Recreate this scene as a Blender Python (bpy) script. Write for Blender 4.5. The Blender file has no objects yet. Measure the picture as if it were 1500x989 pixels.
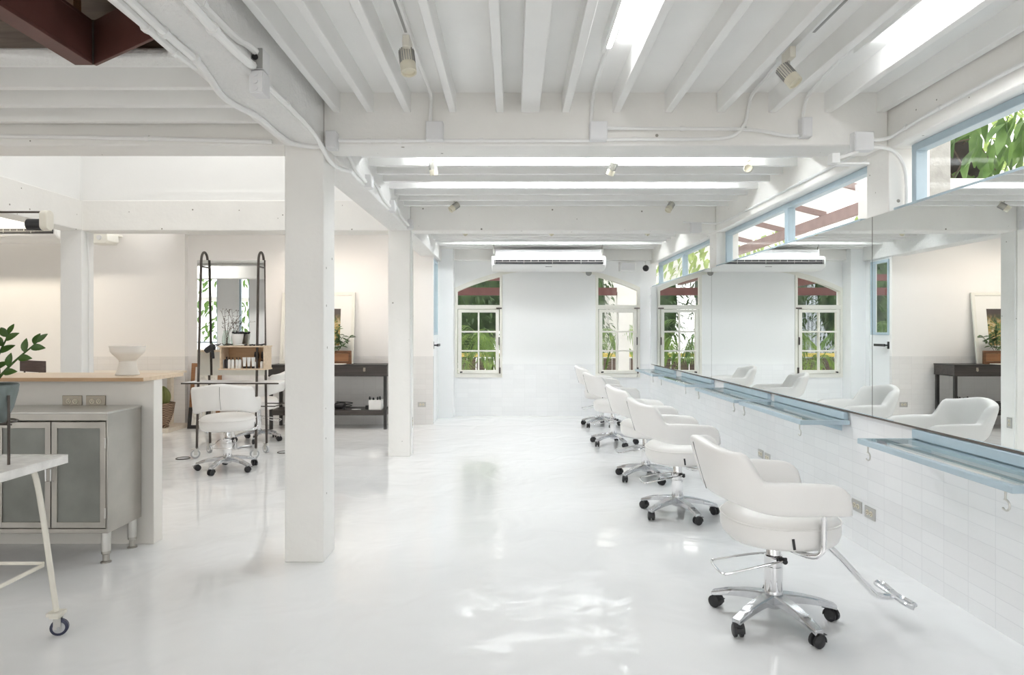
import bpy, math, random
from mathutils import Vector, Matrix
SC = bpy.context.scene
COL = SC.collection
PI = math.pi
# ------------------------------------------------------------------ camera, light, exposure
F_PX, VX, VY, CAM_Z = 970.0, 751.0, 485.0, 1.4
cam_d = bpy.data.cameras.new('camera'); cam = bpy.data.objects.new('camera', cam_d); COL.objects.link(cam)
cam.location = (0, 0, CAM_Z); cam.rotation_euler = (PI/2, 0, 0)
cam_d.sensor_width = 36; cam_d.lens = F_PX/1500*36
cam_d.shift_x = (750-VX)/1500; cam_d.shift_y = -(494.5-VY)/1500
cam_d.clip_start = .02; cam_d.clip_end = 200
SC.camera = cam
SKY, TUBE, EXPO = 1.32, 44.0, 1.15
wd = bpy.data.worlds.new('sky'); SC.world = wd; wd.use_nodes = True
bg = wd.node_tree.nodes['Background']; bg.inputs[0].default_value = (1, .99, .968, 1); bg.inputs[1].default_value = SKY
SC.view_settings.view_transform = 'Standard'; SC.view_settings.look = 'None'
SC.view_settings.exposure = EXPO; SC.view_settings.gamma = 1; SC.view_settings.use_curve_mapping = False
SC.cycles.max_bounces = 14; SC.cycles.diffuse_bounces = 9; SC.cycles.glossy_bounces = 6
SC.cycles.transparent_max_bounces = 16; SC.cycles.sample_clamp_indirect = 6
SC.cycles.caustics_reflective = False; SC.cycles.caustics_refractive = False
def portal(name, loc, rot, sx, sy):
    d = bpy.data.lights.new(name, 'AREA'); d.shape = 'RECTANGLE'; d.size = sx; d.size_y = sy; d.cycles.is_portal = True
    o = bpy.data.objects.new(name, d); o.location = loc; o.rotation_euler = rot; COL.objects.link(o)
portal('portal_skylight', (-3.1, 5.82, 4.65), (0, 0, 0), 1.6, 3.1)
portal('portal_clerestory', (2.6, 5.2, 2.32), (0, PI/2, 0), .5, 11.8)
portal('portal_garden', (.57, 11.25, 1.5), (-PI/2, 0, 0), 3.2, 1.9)
portal('portal_front', (-4.5, -1.75, 1.6), (PI/2, 0, 0), 12.6, 3.0)
portal('portal_side', (-7.5, 9.97, 3.03), (-PI/2, 0, 0), 3.6, .4)
def spot(name, loc, tgt, watt, col, size=1.5, rad=.05):
    d = bpy.data.lights.new(name, 'SPOT'); d.energy = watt; d.color = col; d.spot_size = size; d.spot_blend = .8; d.shadow_soft_size = rad
    o = bpy.data.objects.new(name, d); o.location = loc; COL.objects.link(o)
    o.rotation_euler = (Vector(tgt)-Vector(loc)).to_track_quat('-Z', 'Y').to_euler()
# ------------------------------------------------------------------ materials
def _nt(name):
    m = bpy.data.materials.new(name); m.use_nodes = True; nt = m.node_tree
    return m, nt, nt.nodes['Principled BSDF']
def N(nt, t, **kw):
    n = nt.nodes.new(t)
    for k, v in kw.items():
        if k.startswith('i_'): n.inputs[k[2:].replace('_', ' ')].default_value = v
        elif k.startswith('n_'): n.inputs[int(k[2:])].default_value = v
        else: setattr(n, k, v)
    return n
def L(nt, a, b): nt.links.new(a, b)
def ramp(nt, fac, stops):
    r = nt.nodes.new('ShaderNodeValToRGB'); e = r.color_ramp.elements
    while len(e) < len(stops): e.new(.5)
    for q, (p, c) in zip(e, stops): q.position = p; q.color = (*c, 1)
    L(nt, fac, r.inputs[0]); return r.outputs[0]
def simple(name, c, rough=.5, metal=0, var=0, vscale=6, bump=0, bscale=60, spec=.5, **extra):
    m, nt, b = _nt(name)
    b.inputs['Base Color'].default_value = (*c, 1); b.inputs['Roughness'].default_value = rough; b.inputs['Metallic'].default_value = metal
    b.inputs['Specular IOR Level'].default_value = spec
    for k, v in extra.items(): b.inputs[k.replace('_', ' ')].default_value = v
    tc = N(nt, 'ShaderNodeTexCoord')
    if var:
        n = N(nt, 'ShaderNodeTexNoise', i_Scale=vscale, i_Detail=4.0); L(nt, tc.outputs['Object'], n.inputs['Vector'])
        L(nt, ramp(nt, n.outputs['Fac'], [(.3, [max(0, x*(1-var)) for x in c]), (.7, [min(1, x*(1+var*.5)) for x in c])]), b.inputs['Base Color'])
    if bump:
        n = N(nt, 'ShaderNodeTexNoise', i_Scale=bscale, i_Detail=3.0); L(nt, tc.outputs['Object'], n.inputs['Vector'])
        bp = N(nt, 'ShaderNodeBump', i_Strength=bump, i_Distance=.01); L(nt, n.outputs['Fac'], bp.inputs['Height']); L(nt, bp.outputs['Normal'], b.inputs['Normal'])
    return m
def concrete(name, c, pits=True, rough_bump=.25, bscale=9):
    m, nt, b = _nt(name); b.inputs['Roughness'].default_value = .6
    g = N(nt, 'ShaderNodeNewGeometry')
    n = N(nt, 'ShaderNodeTexNoise', i_Scale=2.2, i_Detail=5.0); L(nt, g.outputs['Position'], n.inputs['Vector'])
    col = ramp(nt, n.outputs['Fac'], [(.3, [x*.95 for x in c]), (.7, c)])
    if pits:
        v = N(nt, 'ShaderNodeTexVoronoi', i_Scale=9.0, i_Randomness=1.0); L(nt, g.outputs['Position'], v.inputs['Vector'])
        sp = N(nt, 'ShaderNodeSeparateColor'); L(nt, v.outputs['Color'], sp.inputs[0])
        th = N(nt, 'ShaderNodeMath', operation='MULTIPLY', n_1=.105); L(nt, sp.outputs[0], th.inputs[0])
        lt = N(nt, 'ShaderNodeMath', operation='LESS_THAN'); L(nt, v.outputs['Distance'], lt.inputs[0]); L(nt, th.outputs[0], lt.inputs[1])
        gt = N(nt, 'ShaderNodeMath', operation='GREATER_THAN', n_1=.25); L(nt, sp.outputs[1], gt.inputs[0])
        mu = N(nt, 'ShaderNodeMath', operation='MULTIPLY'); L(nt, lt.outputs[0], mu.inputs[0]); L(nt, gt.outputs[0], mu.inputs[1])
        mx = N(nt, 'ShaderNodeMix', data_type='RGBA'); L(nt, mu.outputs[0], mx.inputs[0]); L(nt, col, mx.inputs[6]); mx.inputs[7].default_value = (.3, .28, .25, 1)
        col = mx.outputs[2]
    L(nt, col, b.inputs['Base Color'])
    n2 = N(nt, 'ShaderNodeTexNoise', i_Scale=bscale, i_Detail=6.0, i_Roughness=.6); L(nt, g.outputs['Position'], n2.inputs['Vector'])
    bp = N(nt, 'ShaderNodeBump', i_Strength=rough_bump, i_Distance=.03 if not pits else .02); L(nt, n2.outputs['Fac'], bp.inputs['Height']); L(nt, bp.outputs['Normal'], b.inputs['Normal'])
    return m
def tiled(name, axis, ztop, c_tile, c_paint, grout, tw=.187, th=.0755, off=0.0):
    """glazed tile wainscot below ztop, paint above; axis 0 = wall runs along X, 1 = along Y"""
    m, nt, b = _nt(name)
    g = N(nt, 'ShaderNodeNewGeometry'); s = N(nt, 'ShaderNodeSeparateXYZ'); L(nt, g.outputs['Position'], s.inputs[0])
    c = N(nt, 'ShaderNodeCombineXYZ'); L(nt, s.outputs[axis], c.inputs[0]); L(nt, s.outputs[2], c.inputs[1])
    ad = N(nt, 'ShaderNodeVectorMath', operation='ADD'); ad.inputs[1].default_value = (20+off, 0, 0); L(nt, c.outputs[0], ad.inputs[0])
    br = N(nt, 'ShaderNodeTexBrick', offset=0.0, squash=1.0, i_Scale=1.0); br.inputs['Mortar Size'].default_value = .0022; br.inputs['Mortar Smooth'].default_value = .3
    br.inputs['Brick Width'].default_value = tw; br.inputs['Row Height'].default_value = th
    br.inputs['Color1'].default_value = (*c_tile, 1); br.inputs['Color2'].default_value = (*[x*.965 for x in c_tile], 1); br.inputs['Mortar'].default_value = (*grout, 1)
    L(nt, ad.outputs[0], br.inputs['Vector'])
    lt = N(nt, 'ShaderNodeMath', operation='LESS_THAN', n_1=ztop); L(nt, s.outputs[2], lt.inputs[0])
    mx = N(nt, 'ShaderNodeMix', data_type='RGBA'); L(nt, lt.outputs[0], mx.inputs[0]); mx.inputs[6].default_value = (*c_paint, 1); L(nt, br.outputs['Color'], mx.inputs[7])
    L(nt, mx.outputs[2], b.inputs['Base Color'])
    r = N(nt, 'ShaderNodeMath', operation='MULTIPLY_ADD', n_1=-.33, n_2=.55); L(nt, lt.outputs[0], r.inputs[0]); L(nt, r.outputs[0], b.inputs['Roughness'])
    n2 = N(nt, 'ShaderNodeTexNoise', i_Scale=14.0, i_Detail=2.0); L(nt, g.outputs['Position'], n2.inputs['Vector'])
    h = N(nt, 'ShaderNodeMath', operation='MULTIPLY_ADD', n_1=-.8); L(nt, br.outputs['Fac'], h.inputs[0]); L(nt, n2.outputs['Fac'], h.inputs[2])
    h2 = N(nt, 'ShaderNodeMath', operation='MULTIPLY'); L(nt, h.outputs[0], h2.inputs[0]); L(nt, lt.outputs[0], h2.inputs[1])
    bp = N(nt, 'ShaderNodeBump', i_Strength=.35, i_Distance=.004); L(nt, h2.outputs[0], bp.inputs['Height']); L(nt, bp.outputs['Normal'], b.inputs['Normal'])
    return m
def wood(name, c1, c2, scale=(1, 14, 14), rough=.45):
    m, nt, b = _nt(name); b.inputs['Roughness'].default_value = rough
    tc = N(nt, 'ShaderNodeTexCoord'); mp = N(nt, 'ShaderNodeMapping'); mp.inputs['Scale'].default_value = scale
    L(nt, tc.outputs['Object'], mp.inputs[0]); n = N(nt, 'ShaderNodeTexNoise', i_Scale=3.0, i_Detail=6.0, i_Distortion=.6); L(nt, mp.outputs[0], n.inputs['Vector'])
    L(nt, ramp(nt, n.outputs['Fac'], [(.3, c1), (.7, c2)]), b.inputs['Base Color']); return m
def glass(name, tint=(1, 1, 1), refl=1.0, ior=1.45):
    m = bpy.data.materials.new(name); m.use_nodes = True; nt = m.node_tree; nt.nodes.clear()
    o = N(nt, 'ShaderNodeOutputMaterial'); t = N(nt, 'ShaderNodeBsdfTransparent'); t.inputs[0].default_value = (*tint, 1)
    gl = N(nt, 'ShaderNodeBsdfGlossy', i_Roughness=.0); fr = N(nt, 'ShaderNodeFresnel', i_IOR=ior); k = N(nt, 'ShaderNodeMath', operation='MULTIPLY', n_1=refl)
    mx = N(nt, 'ShaderNodeMixShader'); ge = N(nt, 'ShaderNodeNewGeometry'); k2 = N(nt, 'ShaderNodeMath', operation='MULTIPLY_ADD', n_1=-refl, n_2=refl)
    L(nt, ge.outputs['Backfacing'], k2.inputs[0]); L(nt, k2.outputs[0], k.inputs[1]); L(nt, fr.outputs[0], k.inputs[0]); L(nt, k.outputs[0], mx.inputs[0]); L(nt, t.outputs[0], mx.inputs[1]); L(nt, gl.outputs[0], mx.inputs[2]); L(nt, mx.outputs[0], o.inputs[0])
    return m
def emit(name, c, s):
    m, nt, b = _nt(name); b.inputs['Base Color'].default_value = (.8, .8, .8, 1); b.inputs['Emission Color'].default_value = (*c, 1); b.inputs['Emission Strength'].default_value = s; return m
def leafmat(name, c1, c2, rough=.45):
    m, nt, b = _nt(name); b.inputs['Roughness'].default_value = rough
    g = N(nt, 'ShaderNodeNewGeometry'); oi = N(nt, 'ShaderNodeTexNoise', i_Scale=5.0, i_Detail=2.0); L(nt, g.outputs['Position'], oi.inputs['Vector'])
    L(nt, ramp(nt, oi.outputs['Fac'], [(.35, c1), (.65, c2)]), b.inputs['Base Color'])
    tr = N(nt, 'ShaderNodeBsdfTranslucent'); tr.inputs[0].default_value = (*[min(1, x*1.3) for x in c2], 1)
    mx = N(nt, 'ShaderNodeMixShader', n_0=.55 if 'board' in name else .3); out = nt.nodes['Material Output']  # boards let extra daylight through to brighten the roof underside
    L(nt, b.outputs[0], mx.inputs[1]); L(nt, tr.outputs[0], mx.inputs[2]); L(nt, mx.outputs[0], out.inputs[0]); return m
def floor_mat():
    m, nt, b = _nt('white_epoxy'); g = N(nt, 'ShaderNodeNewGeometry')
    n = N(nt, 'ShaderNodeTexNoise', i_Scale=.9, i_Detail=5.0, i_Distortion=.4); L(nt, g.outputs['Position'], n.inputs['Vector'])
    L(nt, ramp(nt, n.outputs['Fac'], [(.3, (.84, .845, .852)), (.7, (.885, .89, .895))]), b.inputs['Base Color'])
    b.inputs['Roughness'].default_value = .055; b.inputs['Specular IOR Level'].default_value = .5
    n2 = N(nt, 'ShaderNodeTexNoise', i_Scale=2.6, i_Detail=2.0, i_Distortion=.8); L(nt, g.outputs['Position'], n2.inputs['Vector'])
    bp = N(nt, 'ShaderNodeBump', i_Strength=.22, i_Distance=.03); L(nt, n2.outputs['Fac'], bp.inputs['Height']); L(nt, bp.outputs['Normal'], b.inputs['Normal'])
    return m
def picture_mat():
    m, nt, b = _nt('foliage_print'); g = N(nt, 'ShaderNodeNewGeometry'); b.inputs['Roughness'].default_value = .25
    s = N(nt, 'ShaderNodeSeparateXYZ'); L(nt, g.outputs['Position'], s.inputs[0])
    n = N(nt, 'ShaderNodeTexNoise', i_Scale=11.0, i_Detail=5.0, i_Distortion=1.5); L(nt, g.outputs['Position'], n.inputs['Vector'])
    col = ramp(nt, n.outputs['Fac'], [(.34, (.03, .05, .03)), (.45, (.12, .19, .07)), (.54, (.42, .28, .10)), (.64, (.55, .48, .32))])
    mr = N(nt, 'ShaderNodeMapRange'); mr.inputs[1].default_value = 1.52; mr.inputs[2].default_value = 1.66; L(nt, s.outputs[2], mr.inputs[0])
    mx = N(nt, 'ShaderNodeMix', data_type='RGBA'); L(nt, mr.outputs[0], mx.inputs[0]); L(nt, col, mx.inputs[6]); mx.inputs[7].default_value = (.085, .07, .065, 1)
    L(nt, mx.outputs[2], b.inputs['Base Color']); return m
def pot_pattern():
    m, nt, b = _nt('carved_pot'); b.inputs['Roughness'].default_value = .5; tc = N(nt, 'ShaderNodeTexCoord')
    w = N(nt, 'ShaderNodeTexWave', wave_type='RINGS', i_Scale=13.0, i_Distortion=4.0, i_Detail=1.0); L(nt, tc.outputs['Object'], w.inputs['Vector'])
    L(nt, ramp(nt, w.outputs['Fac'], [(.55, (.09, .045, .025)), (.85, (.42, .30, .2))]), b.inputs['Base Color']); return m
WHITE = (.87, .87, .86)
M = dict(
    floor=floor_mat(),
    paint=simple('white_paint', WHITE, .55, var=.02, vscale=2, bump=.06, bscale=40),
    paint_cool=simple('cool_white_paint', (.86, .87, .875), .5, var=.02, vscale=2),
    paint_warm=simple('warm_white_paint', (.87, .845, .815), .6, var=.02, vscale=2),
    conc=concrete('painted_concrete', (.87, .858, .83)),
    rough=concrete('rough_plaster', (.865, .86, .845), False, .55, 30),
    joist=simple('painted_timber', (.87, .868, .855), .5, var=.03, vscale=3),
    tile_r=tiled('tile_mirror_wall', 1, 2.0, (.875, .878, .888), (.87, .87, .86), (.79, .795, .81), off=.075),
    tile_b=tiled('tile_garden_wall', 0, .857, (.865, .873, .88), (.865, .873, .873), (.80, .81, .82)),
    tile_l=tiled('tile_table_wall', 0, 1.022, (.835, .82, .81), (.87, .85, .835), (.75, .73, .72)),
    blue=simple('pale_blue_paint', (.44, .545, .61), .4, var=.05, vscale=8),
    bar_paint=simple('bar_paint', (.79, .765, .715), .5, var=.02),
    cream=simple('cream_paint', (.80, .79, .73), .45, var=.03),
    mirror=simple('mirror_silver', (.88, .905, .90), 0.0, 1),
    mirror_edge=simple('mirror_edge', (.16, .13, .11), .4),
    glass=glass('window_glass'), glass_g=glass('shelf_glass', (.94, .975, .97), 1.0),
    chrome=simple('chrome', (.80, .80, .81), .07, 1), alu=simple('polished_aluminium', (.62, .63, .65), .2, 1, var=.08, vscale=20),
    leather=simple('white_leather', (.86, .845, .825), .38, var=.02, vscale=5, bump=.05, bscale=160),
    black=simple('black_plastic', (.018, .018, .02), .4, var=.2, vscale=30), black2=simple('black_paint', (.03, .028, .027), .45, var=.3, vscale=8),
    dark=simple('dark_steel', (.09, .075, .065), .45, .4, var=.3, vscale=12),
    steel=simple('stainless_steel', (.44, .42, .385), .34, .85, var=.12, vscale=5, bump=.03, bscale=12), steel_l=simple('bright_steel', (.62, .61, .58), .3, .8, var=.1, vscale=7),
    frost=simple('frosted_glass', (.50, .515, .47), .42, 0, var=.25, vscale=4, Transmission_Weight=.55),
    oak=wood('oak_top', (.62, .47, .33), (.74, .60, .45)), oak_d=wood('oak_edge', (.45, .28, .15), (.55, .36, .2)), pale_wood=wood('pale_wood', (.66, .58, .48), (.76, .69, .6)),
    frame_wood=wood('brown_wood', (.24, .11, .05), (.34, .17, .08)), dark_wood=wood('dark_wood', (.10, .045, .02), (.2, .09, .04)),
    ebony=wood('ebonised_wood', (.03, .026, .024), (.065, .055, .05), rough=.4), chair_wood=wood('chair_wood', (.07, .045, .04), (.11, .075, .065)),
    red=simple('red_oxide_steel', (.115, .042, .034), .5, var=.2, vscale=5), redwood=simple('red_brown_timber', (.13, .05, .045), .5, var=.2), pinkwood=simple('weathered_rafter', (.36, .26, .25), .6, var=.15),
    brown_ceil=wood('brown_boards', (.10, .07, .05), (.17, .125, .09)),
    ivory=simple('ivory_metal', (.76, .73, .65), .4, var=.05), ivory2=simple('ivory_plastic', (.70, .66, .54), .4), trolley=simple('chipped_white_paint', (.83, .815, .79), .45, var=.14, vscale=16),
    white_pl=simple('white_plastic', (.84, .84, .83), .35, var=.01), box=simple('grey_white_box', (.74, .74, .75), .4, var=.02),
    zip=simple('zip_grey', (.16, .155, .15), .4),
    grey=simple('grey_plastic', (.33, .33, .32), .4), navy=simple('navy_rubber', (.03, .035, .07), .4), wheel=simple('grey_wheel', (.45, .46, .47), .4),
    brass=simple('aged_plate', (.36, .32, .26), .35, .6), socket=simple('ivory_socket', (.72, .66, .53), .4), plate=simple('steel_plate', (.52, .51, .49), .35, .5),
    tube=emit('tube_glow', (.94, .98, 1.0), TUBE), tube_near=emit('tube_glow_near', (.96, .98, 1.0), TUBE*.62), tube_warm_fill=emit('tube_glow_warm_fill', (1, .95, .88), TUBE*.29), ceramic=simple('white_ceramic', (.80, .77, .72), .45, var=.03, vscale=10),
    pot=simple('grey_green_pot', (.17, .205, .20), .6, var=.18, vscale=22), soil=simple('soil', (.03, .02, .015), .9, bump=.5), carved=pot_pattern(),
    zz=leafmat('glossy_leaf', (.03, .075, .018), (.08, .15, .035), .25), leaf=leafmat('green_leaf', (.03, .085, .02), (.16, .28, .07)), leaf_y=leafmat('bright_leaf', (.15, .26, .06), (.42, .52, .18)),
    leaf_d=leafmat('dark_leaf', (.016, .04, .014), (.07, .13, .045)), palm=leafmat('palm_leaf', (.05, .13, .025), (.24, .36, .08)), bark=simple('bark', (.12, .085, .06), .8, var=.3), cactus=leafmat('cactus_green', (.12, .15, .04), (.35, .36, .14)),
    ground=simple('garden_paving', (.58, .54, .49), .8, var=.2), render=simple('white_render', (.80, .80, .79), .7, var=.03), conc_g=simple('grey_concrete', (.36, .36, .34), .8, var=.2, vscale=14, bump=.3),
    boards=leafmat('whitewashed_boards', (.74, .73, .72), (.88, .87, .87), .6), fence=wood('brown_fence', (.08, .055, .045), (.14, .10, .085)), corr=simple('corrugated_metal', (.48, .53, .58), .5, .3), yellow=simple('yellow_kerb', (.75, .58, .16), .6),
    mat_board=simple('mat_board', (.84, .83, .80), .6), print=picture_mat(), paper=simple('sketch_paper', (.80, .78, .72), .7, var=.25, vscale=18), clear=glass('vase_glass', (.93, .96, .94), 1.3), label_grey=simple('grey_bottle', (.30, .30, .31), .4), white_b=simple('white_bottle', (.82, .82, .80), .35),
)
# ------------------------------------------------------------------ mesh helpers
class MB:
    def __init__(s): s.v = []; s.f = []
    def add(s, vs, fs):
        n = len(s.v); s.v += [tuple(v) for v in vs]; s.f += [tuple(i+n for i in f) for f in fs]; return s
    def box(s, x0, y0, z0, x1, y1, z1):
        x0, x1 = min(x0, x1), max(x0, x1); y0, y1 = min(y0, y1), max(y0, y1); z0, z1 = min(z0, z1), max(z0, z1)
        e = (len(s.v)//8 % 6)*.0003; x0 += e; y0 += e; z0 += e; x1 -= e; y1 -= e; z1 -= e
        return s.add([(x0, y0, z0), (x1, y0, z0), (x1, y1, z0), (x0, y1, z0), (x0, y0, z1), (x1, y0, z1), (x1, y1, z1), (x0, y1, z1)],
                     [(3, 2, 1, 0), (4, 5, 6, 7), (0, 1, 5, 4), (1, 2, 6, 5), (2, 3, 7, 6), (3, 0, 4, 7)])
    def obox(s, c, hx, hy, hz, rot):
        m = MB().box(-hx, -hy, -hz, hx, hy, hz); R = rot.to_matrix() if hasattr(rot, 'to_matrix') else rot
        return s.add([Vector(c)+R@Vector(v) for v in m.v], m.f)
    def grid(s, rows, cu=False, cv=False):
        n, k = len(rows), len(rows[0]); fs = []
        for i in range(n if cu else n-1):
            for j in range(k if cv else k-1):
                a, b = i, (i+1) % n; c, d = j, (j+1) % k
                fs.append((a*k+c, b*k+c, b*k+d, a*k+d))
        return s.add([p for r in rows for p in r], fs)
    def tube(s, pts, r, n=8, closed=False, up=None):
        pts = [Vector(p) for p in pts]; rs = r if isinstance(r, (list, tuple)) else [r]*len(pts); rows = []
        m = len(pts); prev = None
        for i, p in enumerate(pts):
            a = pts[(i-1) % m] if (closed or i > 0) else p; b = pts[(i+1) % m] if (closed or i < m-1) else p
            t = (b-a).normalized()
            if prev is None:
                u = t.cross(Vector((0, 0, 1)) if abs(t.z) < .9 else Vector((1, 0, 0))).normalized()
            else:
                u = (prev - t*prev.dot(t)).normalized()
            prev = u; w = t.cross(u)
            rows.append([p+(u*math.cos(q*2*PI/n)+w*math.sin(q*2*PI/n))*rs[i] for q in range(n)])
        base = len(s.v); s.grid(rows, closed, True)
        if not closed:
            s.f.append(tuple(base+q for q in range(n))[::-1]); s.f.append(tuple(base+(m-1)*n+q for q in range(n)))
        return s
    def cyl(s, a, b, r, r2=None, n=16): return s.tube([a, b], [r, r if r2 is None else r2], n)
    def lathe(s, prof, c=(0, 0, 0), n=24, R=None):
        rows = []
        for r, z in prof:
            row = [Vector((r*math.cos(q*2*PI/n), r*math.sin(q*2*PI/n), z)) for q in range(n)]
            rows.append([Vector(c)+(R@p if R else p) for p in row])
        base = len(s.v); s.grid(rows, False, True)
        s.f.append(tuple(base+q for q in range(n))[::-1]); s.f.append(tuple(base+(len(prof)-1)*n+q for q in range(n)))
        return s
    def prism(s, poly, axis, a0, a1):
        n = len(poly)
        def P(p, a): return (a, p[0], p[1]) if axis == 0 else ((p[0], a, p[1]) if axis == 1 else (p[0], p[1], a))
        return s.add([P(p, a0) for p in poly]+[P(p, a1) for p in poly],
                     [tuple(range(n)), tuple(range(2*n-1, n-1, -1))]+[(i, i+n, (i+1) % n+n, (i+1) % n) for i in range(n)])
    def ball(s, c, rx, ry=None, rz=None, n=12, k=8):
        ry = rx if ry is None else ry; rz = rx if rz is None else rz
        rows = [[Vector(c)+Vector((rx*math.sin(PI*i/k)*math.cos(2*PI*j/n), ry*math.sin(PI*i/k)*math.sin(2*PI*j/n), rz*math.cos(PI*i/k))) for j in range(n)] for i in range(k+1)]
        rows[0] = [p+Vector((1e-4*math.cos(2*PI*j/n), 1e-4*math.sin(2*PI*j/n), 0)) for j, p in enumerate(rows[0])]
        rows[-1] = [p+Vector((1e-4*math.cos(2*PI*j/n), 1e-4*math.sin(2*PI*j/n), 0)) for j, p in enumerate(rows[-1])]
        return s.grid(rows, False, True)
    def xf(s, mat): s.v = [tuple(mat@Vector(v)) for v in s.v]; return s
def smooth_path(pts, it=3):
    pts = [Vector(p) for p in pts]
    for _ in range(it):
        q = [pts[0]]
        for a, b in zip(pts, pts[1:]): q += [a*.75+b*.25, a*.25+b*.75]
        q.append(pts[-1]); pts = q
    return pts
def meta(o, label=None, cat=None, group=None, kind=None):
    if label: o['label'] = label
    if cat: o['category'] = cat
    if group: o['group'] = group
    if kind: o['kind'] = kind
    return o
def root_loc(p):
    v = Vector((0, 0, 0))
    while p is not None: v += p.location; p = p.parent
    return v
def obj(name, mb, mat, parent=None, bev=0, local=False, ang=40, origin=None):
    """links one mesh object; vertices in world space unless local; origin moved to the base when top-level"""
    off = Vector((0, 0, 0)) if local else root_loc(parent)
    vs = [Vector(v)-off for v in mb.v]; loc = Vector((0, 0, 0))
    if parent is None and not local:
        lo = Vector([min(v[i] for v in vs) for i in range(3)]); hi = Vector([max(v[i] for v in vs) for i in range(3)])
        loc = Vector(((lo.x+hi.x)/2, (lo.y+hi.y)/2, lo.z)); vs = [v-loc for v in vs]
    me = bpy.data.meshes.new(name); me.from_pydata([tuple(v) for v in vs], [], mb.f); me.validate(); me.update()
    import bmesh
    b = bmesh.new(); b.from_mesh(me); bmesh.ops.recalc_face_normals(b, faces=b.faces); b.to_mesh(me); b.free()
    for p in me.polygons: p.use_smooth = True
    me.set_sharp_from_angle(angle=math.radians(ang))
    me.materials.append(M[mat] if isinstance(mat, str) else mat)
    o = bpy.data.objects.new(name, me); COL.objects.link(o); o.location = loc
    if parent is not None: o.parent = parent
    if bev:
        md = o.modifiers.new('bevel', 'BEVEL'); md.width = bev; md.segments = 2; md.limit_method = 'ANGLE'; md.angle_limit = math.radians(50)
    return o
def thing(name, label, cat, loc=(0, 0, 0), rz=0, group=None, kind=None):
    o = bpy.data.objects.new(name, None); COL.objects.link(o); o.location = loc; o.rotation_euler = (0, 0, rz); o.empty_display_size = .1
    return meta(o, label, cat, group, kind)
def dup(root, loc, rz=0, label=None, group=None):
    r = root.copy(); COL.objects.link(r); r.location = loc; r.rotation_euler = (0, 0, rz)
    if label: r['label'] = label
    if group: r['group'] = group
    for ch in list(root.children):
        c = ch.copy(); COL.objects.link(c); c.parent = r
        for g in list(ch.children):
            d = g.copy(); COL.objects.link(d); d.parent = c
    return r
def struct(name, mb, mat, label=None, cat=None, parent=None, bev=0, group=None):
    o = obj(name, mb, mat, parent, bev)
    if parent is None: meta(o, label, cat, group, 'structure')
    return o
def at(x, y, Y): return Vector(((x-VX)*Y/F_PX, Y, CAM_Z+(VY-y)*Y/F_PX))
rnd = random.Random(4)
# ------------------------------------------------------------------ room shell
XR, YB = 2.27, 10.93           # mirror wall face, garden wall face
MBX0, MBX1 = -1.38, -1.144     # long beam
ZB, ZJ, ZC = 2.52, 2.72, 2.84  # beam bottom, joist bottom, ceiling
XL = -11.0
struct('floor', MB().box(XL, -1.7, -.12, XR+.02, YB+.02, 0), 'floor', 'glossy white epoxy floor with wavy reflections', 'floor')
struct('wall_right', MB().box(XR, -1.7, -.1, XR+.26, YB+.2, 2.115), 'tile_r', 'white tiled wall under the long mirror', 'wall')
struct('beam_right', MB().box(XR, -1.7, 2.50, XR+.26, YB+.2, 3.0), 'conc', 'pitted white beam above the strip of high windows', 'beam', bev=.008)
def arch(X): return -1.107+math.sqrt(3.52**2-(X-.585)**2)
WIN = [(-.955, -.17), (1.367, 2.10)]
wb = MB().box(-.97, YB, 0, XR+.1, YB+.2, .634).box(-.17, YB, .634, 1.367, YB+.2, 3.0).box(2.10, YB, .634, XR+.1, YB+.2, 3.0).box(-1.3, YB, 0, -.955, YB+.2, 3.0)
for a, b in WIN:
    k = [a+(b-a)*i/12 for i in range(13)]
    wb.prism([(x, arch(x)) for x in k]+[(b, 3.0), (a, 3.0)], 1, YB, YB+.2)
struct('wall_back', wb, 'tile_b', 'far white wall with two half-arch windows and a tiled base', 'wall')
am = [[Vector((x, YB-.018+dy, arch(x)+dz)) for dy, dz in ((0, -.004), (0, .05), (.03, .05), (.03, -.004))] for x in [-.955+3.055*i/40 for i in range(41)]]
struct('trim_1', MB().grid(am, False, True), 'cream', 'shallow arched moulding over both far windows', 'trim')
struct('column', MB().box(-1.30, 10.65, 0, -.955, YB+.1, 3.0), 'paint_cool', 'white corner pilaster beside the far half-arch window', 'column', bev=.006)
struct('column', MB().box(MBX0, 4.007, 0, MBX1, 4.255, ZB+.02), 'conc', 'square white column nearest the camera, standing clear in the floor', 'column', bev=.006)
struct('column', MB().box(MBX0-.01, 7.388, 0, MBX1, 7.64, ZB+.02), 'conc', 'square white column beside the black console table', 'column', bev=.006)
struct('column', MB().box(-5.05, 7.39, 0, -4.807, 7.60, ZB+.02), 'paint', 'square white column rising behind the pedestal bowl', 'column', bev=.006)
for i, (y, l) in enumerate(((4.0, 'short white wall pier between the near and middle high windows'), (7.39, 'short white wall pier between the middle and far high windows'))):
    struct('column', MB().box(XR+.002, y, 2.10, XR+.25, y+.25, 2.52), 'conc', l, 'column', bev=.005)
wl = MB().box(-4.86, 9.91, 0, -1.19, 9.975, 3.1).box(-6.6, 9.82, 0, -4.86, 10.1, 3.1)
struct('wall_table_side', wl, 'tile_l', 'pale pinkish wall with tiled base behind the black console table', 'wall')
struct('wall_far_left', MB().box(XL, 9.91, 0, -6.6, 10.05, 2.86).box(XL, 9.91, 3.2, -6.6, 10.05, 3.6).box(-6.72, 9.91, 2.86, -6.6, 10.05, 3.2), 'paint_warm', 'cream wall at the far end below the air conditioner', 'wall')
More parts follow.
